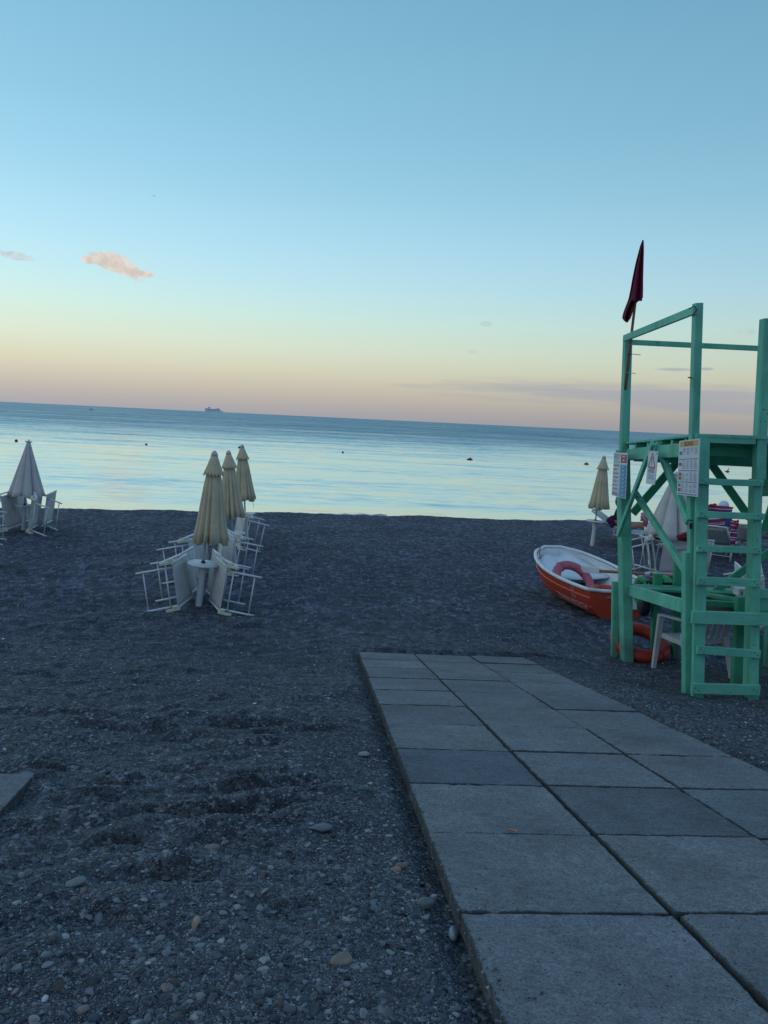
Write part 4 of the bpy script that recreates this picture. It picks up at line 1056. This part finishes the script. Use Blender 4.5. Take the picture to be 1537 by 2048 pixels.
# ------------------------------------------------------------ parasols
def parasol(name, label, style, group):
    t = thing(name, label, 'parasol', group=group)
    m = M_cream if style == 'cream' else M_wcloth
    r3 = random.Random(4 if style == 'cream' else 9)
    if style == 'cream':
        ztop, zb, rb, N, pl = 2.03, .86, .245, 96, 12
        ph = [r3.uniform(.45, 1.35) for _ in range(pl)]
        def pleat(a, dep):
            k = (a+.13*math.sin(3*a+1)+.08*math.sin(5*a+2.2))/(2*PI)*pl; i = int(k) % pl; f = k-int(k)
            return 1-dep*ph[i]*(1-abs(math.sin(PI*f))**.55)
        def fn(a, i, r_, z):
            q = (ztop-z)/(ztop-zb); d = .10+.42*min(1, q*1.1)
            return r_*pleat(a, d), z+(.022*math.sin(a*pl/2+1)+.012*math.sin(a*3) if q > .93 else 0)
        prof = [(.045, ztop-.06), (.07, ztop-.18), (.095, ztop-.30), (.125, ztop-.45), (.155, ztop-.65), (.185, ztop-.85), (.215, ztop-1.02), (rb, zb)]
        mb = MB(); mb.lathe(prof, N, fn=fn, cap=False); cn_ = mb.build('canopy', m, t, smooth=True, thick=.004)
        def fv(a, i, r_, z):
            q = (ztop-z)/.33
            return r_*(1-.16*q*(1-abs(math.sin(a*9))**.6)), z+(.012*math.cos(a*18) if q > .85 else 0)
        mb = MB(); mb.lathe([(.030, ztop-.03), (.058, ztop-.10), (.088, ztop-.18), (.118, ztop-.25), (.142, ztop-.30)], 108, fn=fv, cap=False); mb.build('vent_flap', m, t, smooth=True, thick=.003)
        mb = MB(); mb.lathe([(.001, ztop+.01), (.018, ztop+.006), (.036, ztop-.02), (.046, ztop-.055)], 20, cap=False); mb.build('cap', M_wcloth, t, smooth=True, thick=.004)
        mb = MB(); mb.tube([(.03, -.16, zb+.02), (.045, -.19, zb-.08), (.02, -.2, zb-.19)], .005, 5); mb.build('tie_strap', m, t)
    else:
        ztop, zb, rb, pl = 2.02, .78, .40, 8
        ph = [r3.uniform(.35, 1.0) for _ in range(pl)]
        def fn(a, i, r_, z):
            q = (ztop-z)/(ztop-zb); k = a/(2*PI)*pl; j = int(k) % pl; f = k-int(k)
            d = .62*ph[j]*(1-abs(math.sin(PI*f))**.5)
            return max(r_*(1-min(d, .8)), .02), z+(.05*math.cos(a*4)*math.sin(a) if q > .9 else 0)
        mb = MB(); mb.lathe([(.035, ztop-.03), (.06, ztop-.12), (.11, ztop-.30), (.17, ztop-.5), (.235, ztop-.72), (.30, ztop-.94), (.355, ztop-1.12), (rb, zb)], 96, fn=fn, cap=False)
        mb.build('canopy', m, t, smooth=True, thick=.004)
        mb = MB()
        for k in range(8): a = k*PI/4; mb.tube([(.02*math.cos(a), .02*math.sin(a), ztop-.03), (.075*math.cos(a), .075*math.sin(a), ztop-.012)], .012, 6)
        mb.lathe([(.03, ztop-.04), (.03, ztop), (.012, ztop+.03), (.001, ztop+.04)], 12); mb.build('hub', M_plastic, t, smooth=True)
    mb = MB(); mb.tube([(0, 0, .40), (0, 0, ztop-.02)], .016, 10); mb.build('pole', M_pole, t, smooth=True)
    mb = MB(); mb.lathe([(.001, .575), (.205, .575), (.215, .568), (.215, .552), (.20, .545), (.06, .535), (.001, .535)], 40, cap=False); mb.build('table_top', M_plastic, t, smooth=True)
    mb = MB(); mb.lathe([(.028, .60), (.032, .575)], 14); mb.build('collar', M_black, t)
    mb = MB(); mb.lathe([(.046, -.12), (.046, .02), (.044, .30), (.052, .50), (.058, .54)], 20); mb.build('stand', M_plastic, t, smooth=True)
    return t
def place(o, px, py, Y, top=None, yaw=0, s=1):
    """stand at the pixel of its foot; lean so that its tip falls at pixel top"""
    p = at(px, py, Y); g = GT(p.x, p.y); o.location = (p.x, p.y, g); o.scale = (s, s, s)
    if top:
        q = at(*top, Y); v = Vector((q.x-p.x, 0, q.z-g))
        o.rotation_euler = (Vector((0, 0, 1)).rotation_difference(v) @ Quaternion((0, 0, 1), yaw)).to_euler()
        o.scale = (s, s, s*v.length/2.03)
    return o
def plumb(o, f, zt=2.0):
    """cloth hangs nearly plumb from the tip although the pole leans"""
    q = o.rotation_euler.to_quaternion(); d = q @ Vector((0, 0, 1)); back = d.rotation_difference(d.lerp(Vector((0, 0, 1)), f).normalized())
    loc = q.inverted() @ back @ q
    for c in o.children:
        if c.name.split('.')[0] in ('canopy', 'vent_flap', 'cap', 'tie_strap', 'hub'):
            c.matrix_local = Matrix.Translation((0, 0, zt)) @ loc.to_matrix().to_4x4() @ Matrix.Translation((0, 0, -zt))
GP = 'closed cream parasols with round tables'
u1 = parasol('parasol', 'closed cream parasol with round white table, in front of two others', 'cream', GP); place(u1, 398, 1208, 9.95, (430, 903), .2)
u2 = dup(u1, 'closed cream parasol between the front one and the one nearest the sea'); place(u2, 470, 1100, 13.0, (457.5, 902), 1.1); 
u3 = dup(u1, 'closed cream parasol standing closest to the sea in its row'); place(u3, 493, 1090, 15.6, (484.5, 890), 2.0)
u4 = dup(u1, 'closed cream parasol alone at the shore beside the notice board'); place(u4, 1184, 1097, 17.2, (1209, 912), 2.9)
w1 = parasol('parasol', 'closed white parasol among folded loungers at the far end of the row', 'white', 'closed white parasols'); place(w1, 47, 1068, 15.6, (58, 881), .9)
w2 = dup(w1, 'closed white parasol with wide skirts seen through the tower legs'); place(w2, 1340, 1151, 14.0, (1353, 945), 2.25); w2.scale = (1.32, 1.32, w2.scale[2]); w1.scale = (.94, .94, w1.scale[2])
plumb(u1, .75); plumb(u4, .6); plumb(w1, .3)

# ------------------------------------------------------------ folded loungers (stood on their long edge)
def folded_lounger():
    t = thing('folded_lounger', '', 'sun lounger', group='folded white sun loungers leaning round the parasols')
    W_ = .66
    segs = [((0, 0), (.19, .46)), ((.11, .50), (.30, .95))]
    for k, (a, b) in enumerate(segs):
        A0 = Vector((a[0], a[1], .03)); B0 = Vector((b[0], b[1], .03)); up = Vector((0, 0, W_-.06))
        def fb(u, v):
            p = A0.lerp(B0, u)+up*v; s = .018*math.sin(u*PI)*math.sin(v*PI)
            return p+Vector((s*.9, -s*.4, 0))
        mb = MB(); mb.grid(fb, 8, 8); mb.build('fabric', M_mesh, t, smooth=True, thick=.004)
        d = (B0-A0).normalized()*.03
        mb = MB()
        mb.tube([A0-d+Vector((0, 0, 0)), B0+d], .016, 8); mb.tube([A0-d+up, B0+d+up], .016, 8); mb.tube([B0+d*.6, B0+d*.6+up], .013, 8)
        mb.build('frame', M_white, t, smooth=True)
    for k, (x, y, L_) in enumerate(((0, .02, .46), (.12, .52, .40))):
        mb = MB()
        for z in (.05, W_-.09): mb.tube([(x+.02, y+.02, z), (x-L_, y-.06, z)], .014, 8)
        for xx in (x-.09, x-L_+.09): mb.tube([(xx, y-.02-.0*xx, .05), (xx, y-.02, W_-.09)], .009, 6)
        mb.build('leg_frame', M_white, t, smooth=True)
    # armrest bars folded along the top edge
    for z in (W_+.005,):
        mb = MB(); mb.beam((-.13, -.03, z), (.13, .20, z+.03), .035, .022); mb.build('armrest', M_white, t)
    for z in (.0, W_-.03):
        mb = MB(); mb.beam((-.15, -.05, z+.015), (.02, .01, z+.015), .055, .032, ref=(0, 1, 0)); mb.beam((-.06, -.02, z+.05), (.0, .0, z+.05), .05, .035, ref=(0, 1, 0)); mb.build('hinge', M_hinge, t)
    return t
fl0 = folded_lounger()
def setl(o, label, px, py, Y, mirror=False, lean=-8, yaw=0, s=1):
    p = at(px, py, Y); o['label'] = label; o.location = (p.x, p.y, GT(p.x, p.y)+.01)
    o.scale = (-s if mirror else s, s, s)
    o.rotation_euler = (0, R(-lean if mirror else lean), yaw); return o
setl(fl0, 'folded white lounger on the outer side of the front cream parasol', 357, 1219, 9.6, False, yaw=.30)
setl(dup(fl0), 'folded white lounger on the seaward side of the front cream parasol', 440, 1217, 9.6, True, yaw=.10)
setl(dup(fl0), 'folded lounger half hidden behind the front cream parasol canopy', 387, 1150, 11.4, False, yaw=.3, s=1.02)
setl(dup(fl0), 'folded lounger propped behind the first pair, under the middle parasol', 459, 1150, 12.0, True, yaw=.12)
setl(dup(fl0), 'folded lounger beside the parasol stand closest to the sea', 478, 1100, 14.4, True, lean=-11, s=1.05)
setl(dup(fl0), 'folded lounger against the stand of the far white parasol, sea side', 55, 1078, 15.2, True, lean=-10, yaw=-.30, s=1.12)
setl(dup(fl0), 'folded lounger on the beach side of the far white parasol', 14, 1076, 15.2, False, lean=-9, yaw=.35, s=1.12)
setl(dup(fl0), 'folded lounger cut by the frame edge, its leg bars sticking out', -42, 1110, 13.6, True, lean=-2)
setl(dup(fl0), 'folded lounger showing leg bars beside the tower corner post', 1314, 1152, 13.7, False, lean=-12, s=1.1, yaw=.1)
setl(dup(fl0), 'folded lounger behind the ladder, its broad cloth panel facing the path', 1316, 1152, 13.8, False, lean=6, s=1.1, yaw=-.95)
setl(dup(fl0), 'folded lounger at the frame edge beyond the ladder', 1528, 1240, 10.2, False, lean=-8, s=1.05, yaw=.2)
setl(dup(fl0), 'folded lounger hidden by the right ladder rail, one arm showing', 1500, 1215, 11.0, False, lean=-14, s=.95, yaw=-.4)

# ------------------------------------------------------------ open loungers by the water
def open_lounger(back=.6):
    t = thing('sun_lounger', '', 'sun lounger', group='open white sun loungers near the water')
    L_, W_ = 1.25, .62
    mb = MB(); mb.grid(lambda u, v: Vector((u*L_, (v-.5)*(W_-.04), .36-.03*math.sin(v*PI))), 8, 6); mb.build('seat', M_mesh, t, smooth=True, thick=.006)
    c, s = math.cos(back), math.sin(back)
    mb = MB(); mb.grid(lambda u, v: Vector((-u*.72*c, (v-.5)*(W_-.04), .36+u*.72*s-.02*math.sin(v*PI))), 6, 6); mb.build('backrest', M_mesh, t, smooth=True, thick=.006)
    mb = MB()
    for q in (-1, 1): mb.tube([(-.05, q*W_/2, .36), (L_+.03, q*W_/2, .36)], .018, 8)
    mb.tube([(L_+.03, -W_/2, .36), (L_+.03, W_/2, .36)], .018, 8); mb.build('frame', M_white, t, smooth=True)
    mb = MB()
    for q in (-1, 1): mb.tube([(0, q*(W_/2-.0), .365), (-.76*c, q*(W_/2-.0), .365+.76*s)], .018, 8)
    mb.tube([(-.76*c, -W_/2, .365+.76*s), (-.76*c, W_/2, .365+.76*s)], .018, 8); mb.build('backrest_frame', M_white, t, smooth=True)
    for x in (.10, L_-.12):
        mb = MB(); mb.tube([(x, -W_/2, .36), (x-.03, -W_/2, 0)], .02, 8); mb.tube([(x, W_/2, .36), (x-.03, W_/2, 0)], .02, 8); mb.tube([(x-.02, -W_/2, .1), (x-.02, W_/2, .1)], .010, 6); mb.build('leg_frame', M_white, t, smooth=True)
    return t
ol = open_lounger()
def seto(o, label, px, py, Y, yaw, s=1):
    p = at(px, py, Y); o['label'] = label; o.location = (p.x, p.y, GT(p.x, p.y)+.0); o.rotation_euler = (0, 0, yaw); o.scale = (s, s, s); return o
seto(ol, 'white lounger with the person in black sitting on it', 1237, 1090, 17.4, -.35)
seto(dup(ol), 'white lounger behind the seated person, its backrest raised toward the lone cream parasol', 1230, 1082, 18.3, .05)
o3 = seto(dup(ol), 'white lounger draped with striped towels behind the ladder', 1432, 1085, 16.0, PI*.30)
seto(dup(ol), 'grey shaded lounger beyond the hanging towel', 1487, 1085, 16.6, PI*.42)
seto(dup(ol), 'empty white lounger past the right ladder rail near the sea', 1545, 1080, 17.2, PI*.45)

# ------------------------------------------------------------ people (small and half hidden)
def skinned(name, pts, edges, m, parent, sub=2):
    me = bpy.data.meshes.new(name); me.from_pydata([p[:3] for p in pts], edges, []); me.materials.append(m)
    o = bpy.data.objects.new(name, me); COL.objects.link(o); o.parent = parent
    md = o.modifiers.new('skin', 'SKIN')
    for i, p in enumerate(pts):
        r_ = p[3]; me.skin_vertices[0].data[i].radius = (r_, r_*(p[4] if len(p) > 4 else 1))
    me.skin_vertices[0].data[0].use_root = True
    md.use_smooth_shade = True
    s_ = o.modifiers.new('sub', 'SUBSURF'); s_.levels = sub; s_.render_levels = sub
    return o
def chain(pts, edges, start, lst):
    i = start
    for p in lst: pts.append(p); edges.append((i, len(pts)-1)); i = len(pts)-1
    return i
def hand(pts, edges, w_, d, up):
    """palm and five fingers from wrist vertex w_, pointing along d"""
    p = Vector(pts[w_][:3]); d = Vector(d).normalized(); up = Vector(up); sd = d.cross(up).normalized()
    pm = chain(pts, edges, w_, [(*(p+d*.05), .032, .5)])
    for k, (o_, l_) in enumerate(((-.030, .065), (-.010, .078), (.010, .072), (.030, .055))):
        a = p+d*.095+sd*o_; chain(pts, edges, pm, [(*a, .010), (*(a+d*l_*.5-up*.008), .009), (*(a+d*l_*.85-up*.03), .007)])
    a = p+d*.045-sd*.035; chain(pts, edges, pm, [(*a, .011), (*(a+d*.03-sd*.02), .009)])
def head(t, c, fwd, r_=.098, m=M_skin):
    f = Vector(fwd).normalized(); yaw = math.atan2(f.y, f.x)
    Mz = Matrix.Rotation(yaw, 3, 'Z'); mb = MB()
    c = Vector(c)
    mb.ellipsoid(c, (r_*.98, r_*.80, r_*1.2), 16, 12, Mz)
    mb.ellipsoid(c+Mz @ Vector((r_*.98, 0, -.01)), (.022, .014, .024), 8, 6, Mz)       # nose
    mb.ellipsoid(c+Mz @ Vector((r_*.80, 0, -.055)), (.018, .028, .009), 8, 6, Mz)      # lips
    mb.ellipsoid(c+Mz @ Vector((r_*.55, 0, -.085)), (.045, .04, .035), 8, 6, Mz)       # chin
    for s in (-1, 1): mb.ellipsoid(c+Mz @ Vector((0, s*r_*.80, 0)), (.02, .012, .032), 8, 6, Mz)
    o = mb.build('head', m, t, smooth=True)
    mb = MB()
    for s in (-1, 1): mb.ellipsoid(c+Mz @ Vector((r_*.84, s*.033, .012)), (.014, .016, .010), 8, 6, Mz)
    mb.build('eyes', M_hair, t, smooth=True)
    return Mz
# person A: sits on the lounger, legs stretched toward the tower
pA = at(1248, 1045, 17.3); gA = ol.location.z
pa = thing('person', 'person in black top sitting on a lounger, half hidden by the corner post', 'person', (pA.x-.08, pA.y-.0, gA+.36)); pa.rotation_euler = (0, 0, -.35)
pts = [(0, 0, .10, .135, .9)]; ed = []
ch_ = chain(pts, ed, 0, [(-.06, 0, .28, .12, .9), (-.05, 0, .44, .135, .75), (-.02, 0, .55, .06), (.0, 0, .62, .05)])
for s in (-1, 1):
    e = chain(pts, ed, 0, [(.08, s*.10, .08, .085), (.44, s*.12, .20, .065), (.80, s*.11, .04, .045), (.84, s*.11, .03, .038), (.90, s*.12, .10, .03)])
    w2_ = chain(pts, ed, 2, [(-.04, s*.19, .46, .05), (-.10, s*.24, .24, .04), (.12, s*.22, .10, .028)]); hand(pts, ed, w2_, (1, 0, -.3), (0, 0, 1))
skinned('body', pts, ed, M_skin, pa)
head(pa, (.03, 0, .73), (1, 0, 0))
tp_, te = [(0, 0, .10, .155, .95)], []
chain(tp_, te, 0, [(-.06, 0, .28, .145, .9), (-.05, 0, .44, .15, .8), (-.03, 0, .50, .12, .7)])
for s in (-1, 1): chain(tp_, te, 2, [(-.05, s*.20, .46, .07), (-.10, s*.24, .26, .056)])
skinned('black_top', tp_, te, M_shirt, pa)
mb = MB(); mb.ellipsoid((-.0, 0, .76), (.115, .095, .12)); mb.v = [v for v in mb.v]; mb.ellipsoid((-.07, 0, .70), (.06, .08, .12)); hr_ = mb.build('hair', M_hair, pa, smooth=True); hr_.location = (-.025, 0, .0)
tag(MB().ellipsoid((0, 0, 0), (.11, .09, .13), 16, 12).build('beach_bag', M_purple, smooth=True), 'purple cloth bag slumped behind the person in black', 'bag').location = at(1225, 1042, 17.2)
def crumple(o, a=.03, seed=0):
    from mathutils import noise as mn
    for v in o.data.vertices: v.co += v.co.normalized()*(mn.noise(v.co*14+Vector((seed, 0, 0)))+.6*mn.noise(v.co*33+Vector((seed, 5, 0))))*a*1.8
for o in list(COL.objects):
    if o.name.startswith('beach_bag'): crumple(o, .028); 
tw = MB().ellipsoid((0, 0, 0), (.085, .10, .095), 20, 14).build('towel', M_pinkc, smooth=True); crumple(tw, .06, 4); tw.location = at(1290, 1037, 17.0)
tag(tw, 'crumpled pink towel bundled at the seated person\'s feet', 'towel')
# person B with white cap, seen from behind over the draped lounger
pB = at(1453, 1032, 17.0); gB = GT(pB.x, pB.y)
pb = thing('person', 'person in white cap sitting behind the draped towels', 'person', (pB.x, pB.y, gB+.38)); pb.rotation_euler = (0, 0, PI)
pts = [(0, 0, .10, .15, .9)]; ed = []
chain(pts, ed, 0, [(.0, 0, .28, .13, .9), (.02, 0, .42, .14, .8), (.04, 0, .52, .06), (.06, 0, .60, .052)])
for s in (-1, 1):
    chain(pts, ed, 0, [(.08, s*.10, .06, .09), (.45, s*.12, .10, .07), (.50, s*.12, -.28, .045), (.58, s*.12, -.34, .035)])
    w2_ = chain(pts, ed, 2, [(.02, s*.20, .42, .052), (.05, s*.25, .20, .042), (.28, s*.18, .15, .03)]); hand(pts, ed, w2_, (1, 0, -.3), (0, 0, 1))
skinned('body', pts, ed, M_skin, pb)
hb_ = at(1452, 1006, 17.0); head(pb, (.08, 0, .66), (1, -.15, 0))
tp_, te = [(0, 0, .10, .165, .95)], []
chain(tp_, te, 0, [(.0, 0, .28, .15, .9), (.02, 0, .43, .15, .8)])
for s in (-1, 1): chain(tp_, te, 2, [(.02, s*.21, .42, .072), (.05, s*.25, .25, .06)])
skinned('blue_shirt', tp_, te, M_blue, pb)
mb = MB(); mb.lathe([(.112, .70), (.108, .74), (.085, .79), (.04, .82), (.001, .825)], 20, c=(.08, 0, 0), cap=False)
mb.grid(lambda u, v: Vector((.08+.08+v*.10, (u-.5)*(.17-.05*v), .71-.02*v)), 8, 4); mb.build('cap', M_cap, pb, smooth=True, thick=.006)
# person C: only the back of a brown-haired head
pC = at(1430, 1035, 17.6)
pc_ = thing('person', 'person with brown hair lying lower beside the white cap', 'person', (pC.x, pC.y, GT(pC.x, pC.y)+.40)); pc_.rotation_euler = (0, 0, PI*.9)
pts = [(0, 0, .08, .14, .9)]; ed = []
chain(pts, ed, 0, [(-.10, 0, .22, .12, .9), (-.16, 0, .36, .13, .8), (-.17, 0, .46, .05), (-.17, 0, .52, .045)])
for s in (-1, 1):
    chain(pts, ed, 0, [(.08, s*.10, .06, .08), (.45, s*.12, .16, .06), (.80, s*.12, .02, .04)])
    w2_ = chain(pts, ed, 2, [(-.16, s*.19, .36, .05), (-.08, s*.24, .16, .04), (.10, s*.20, .10, .028)]); hand(pts, ed, w2_, (1, 0, -.2), (0, 0, 1))
skinned('body', pts, ed, M_skin, pc_); head(pc_, (-.16, 0, .60), (1, 0, 0))
mb = MB(); mb.ellipsoid((-.185, 0, .635), (.10, .095, .105), 16, 12); mb.build('hair', M_hair, pc_, smooth=True)
# towels
def drape(name, label, corners, Y, m, nu=30, nv=16, wav=.03, uv=True):
    a, b, c, d = [at(x, y, yy) for (x, y, yy) in corners]
    mb = MB()
    def f(u, v):
        p = (a*(1-u)+b*u)*(1-v)+(d*(1-u)+c*u)*v
        return p+Vector((0, wav*math.sin(u*11+v*4)+wav*.6*math.sin(v*9), .01*math.sin(u*17)))
    mb.grid(f, nu, nv); o = mb.build(name, m, smooth=True, thick=.008, uv=uv)
    return tag(o, label, 'towel', 'towels hung over the loungers')
drape('towel', 'maroon and white striped towel over the lounger back', [(1400, 1058, 15.8), (1424, 1009, 15.95), (1470, 1014, 15.95), (1447, 1052, 15.8)], 0, M_towel)
o = drape('towel', 'plain red towel at the top of the draped lounger', [(1411, 1009, 16.0), (1434, 1007.5, 16.1), (1424, 1021, 16.0), (1408, 1030, 15.9)], 0, M_redc)
drape('towel', 'striped towel hanging lengthwise with a fringed end', [(1463, 1040, 15.9), (1460, 1088, 15.7), (1472, 1089, 15.7), (1477, 1042, 15.9)], 0, M_towel, wav=.02)
drape('towel', 'red cloth bundled under the white cap person', [(1470, 1042, 15.85), (1478, 1040, 15.9), (1477, 1058, 15.85), (1470, 1052, 15.8)], 0, M_redc, wav=.02)
drape('towel', 'grey blanket sagging under the striped towel', [(1411, 1062, 15.95), (1450, 1052, 16.1), (1440, 1063, 16), (1411, 1080, 15.9)], 0, mat('grey_cloth', (.16, .18, .2), .9, .2, 8, srgb=False), wav=.03)
bg_ = MB().ellipsoid((0, 0, 0), (.16, .12, .11), 18, 12).build('beach_bag', M_shirt, smooth=True); crumple(bg_, .06, 3); bg_.location = at(1305, 1068, 16.3)
tag(bg_, 'black bag hanging from the lounger end under the pink towel', 'bag')
bg_ = MB().ellipsoid((0, 0, 0), (.12, .10, .05), 18, 12).build('beach_bag', mat('dark_red_cloth', (.16, .018, .025), .9, .2, 9, srgb=False), smooth=True); crumple(bg_, .05, 5); bg_.location = at(1371, 1073, 12.6)
tag(bg_, 'dark red cloth bag on top of the folded lounger near the white parasol', 'bag')

# ------------------------------------------------------------ on the water
def on_sea(px, py):
    d = raydir(px, py); return Vector((0, 0, CZ))+d*(-CZ/d.z)
def buoy(label, px, py, r_, kind=0):
    p = on_sea(px, py); t = thing('buoy', label, 'buoy', (p.x, p.y, 0), group='red marker buoys on the sea')
    if kind == 0:
        mb = MB(); mb.ellipsoid((0, 0, r_*.45), (r_, r_, r_*.95), 16, 12); mb.build('float', M_buoy, t, smooth=True)
        mb = MB(); mb.lathe([(r_*.2, r_*1.3), (r_*.2, r_*1.55)], 10); mb.build('ring', M_buoy, t)
    else:
        mb = MB(); mb.ellipsoid((0, 0, r_*.25), (r_*1.5, r_*.8, r_*.55), 16, 10); mb.ellipsoid((r_*.2, 0, r_*.7), (r_*.55, r_*.5, r_*.55), 12, 8); mb.build('float', M_buoy, t, smooth=True)
        if kind == 2: mb = MB(); mb.tube([(r_*.1, 0, r_*.6), (r_*1.0, 0, r_*2.6)], r_*.28, 8, r_*.2); mb.build('stick', M_buoy, t)
    return t
buoy('round red buoy beside the far white parasol tip', 33, 883, .13)
buoy('round dark red buoy alone between white and cream parasols', 293, 890, .11)
buoy('small dark buoy peeping beside the cream parasol closest to the sea', 479, 896, .12)
buoy('small round red buoy right of the parasols in open water', 686, 906, .11)
buoy('largest red buoy, low and lumpy, in the middle of the open water', 940, 920, .19, 1)
buoy('flat red buoy just beyond the lone shore parasol', 1173, 929, .17, 1)
buoy('red buoy with an upright stick seen through the ladder', 1455, 944, .15, 2)
# kayak
p = on_sea(183, 820); ky = thing('kayak', 'tiny dark kayak far out near the horizon', 'kayak', (p.x, p.y, 0), (0, 0, .1))
mb = MB(); mb.ellipsoid((0, 0, .12), (2.6, .35, .22), 20, 8); mb.build('hull', M_bird, ky, smooth=True)
pk = thing('person', 'person paddling the tiny kayak far out at sea', 'person', (p.x+.1, p.y, .2)); pts = [(0, 0, .15, .22)]; ed = []
chain(pts, ed, 0, [(0, 0, .45, .2), (0, 0, .7, .22), (0, 0, .85, .09), (0, 0, 1.0, .14), (0, 0, 1.12, .12)])
for s in (-1, 1): chain(pts, ed, 2, [(s*.25, 0, .7, .09), (s*.45, -.1, .5, .06), (s*.5, -.3, .6, .05)]); chain(pts, ed, 0, [(s*.12, -.4, .1, .1), (s*.12, -.9, .05, .08)])
skinned('body', pts, ed, M_shirt, pk, 1)
# cruise ship
p = on_sea(427, 825.2); p = Vector((p.x, p.y, 0))*(11500/p.y); p.z = -8
sh = thing('cruise_ship', 'pale blue-grey cruise ship on the horizon', 'ship', p, (0, 0, math.atan2(-p.x, p.y)*1.0))
def profile(rows_, name, m, W_=32):
    """rows of (x, z) outline extruded across the beam"""
    mb = MB(); n = len(rows_); vs = [(x, -W_/2, z) for x, z in rows_]+[(x, W_/2, z) for x, z in rows_]
    mb.add(vs, [tuple(range(n)), tuple(reversed(range(n, 2*n)))]+[(i, (i+1) % n, n+(i+1) % n, n+i) for i in range(n)]); return mb.build(name, m, sh)
profile([(-125, 0), (132, 0), (150, 24), (118, 26), (-126, 24)], 'hull', M_ship)
profile([(-122, 26), (100, 26), (112, 34), (98, 50), (92, 58), (30, 56), (-20, 50), (-60, 56), (-116, 60), (-122, 44)], 'superstructure', M_ship, 26)
profile([(-78, 60), (-42, 58), (-52, 80), (-72, 80)], 'funnel', M_shipd, 14)
profile([(56, 58.5), (88, 58.5), (84, 66), (62, 66)], 'bridge', M_ship, 24)
for k in range(4):
    mb = MB(); mb.box((-8, -13.4, 30+k*7), (210, .8, 2.6)); mb.build('window_row', M_shipd, sh)
mb = MB(); mb.tube([(74, 0, 66), (74, 0, 82)], 1.2, 6); mb.build('mast', M_ship, sh)
# gull
gq = at(308, 392, 240); gl_ = thing('gull', 'tiny dark gull gliding high in the sky', 'bird', gq, (0, .25, .2))
mb = MB(); rowsb = []
mb.tube([(0, -.28, 0), (0, -.2, .01), (0, 0, .02), (0, .2, .01), (0, .34, 0)], .07, 8, .03)
for s in (-1, 1):
    mb.add([(s*.02, -.12, .03), (s*.02, .12, .03), (s*.38, .10, .16), (s*.38, -.06, .17), (s*.78, -.04, .06), (s*.70, .04, .07)], [(0, 1, 2, 3), (3, 2, 5, 4)])
mb.build('body', M_bird, gl_, smooth=True, thick=.02)
# leaf scrap on the slab joint
u_, v_ = .27/1, .60
q = Vector(PO)+Vector(D2)*.30+Vector(D1)*.60+Vector(NP_)*.010
lf = MB(); lf.grid(lambda u, v: Vector(((u-.5)*.05, (v-.5)*.022*math.sin(u*PI+.01)+.004*math.sin(u*7), .006*math.sin(v*PI)+.004*math.sin(u*6))), 10, 4)
lf = lf.build('dry_leaf', mat('dry_leaf', (.42, .22, .11), .8, .3, 60, srgb=False), smooth=True, thick=.0008); lf.location = q; lf.rotation_euler = (R(-10), 0, .4)
tag(lf, 'curled brown leaf lying on the joint between two slabs', 'leaf')
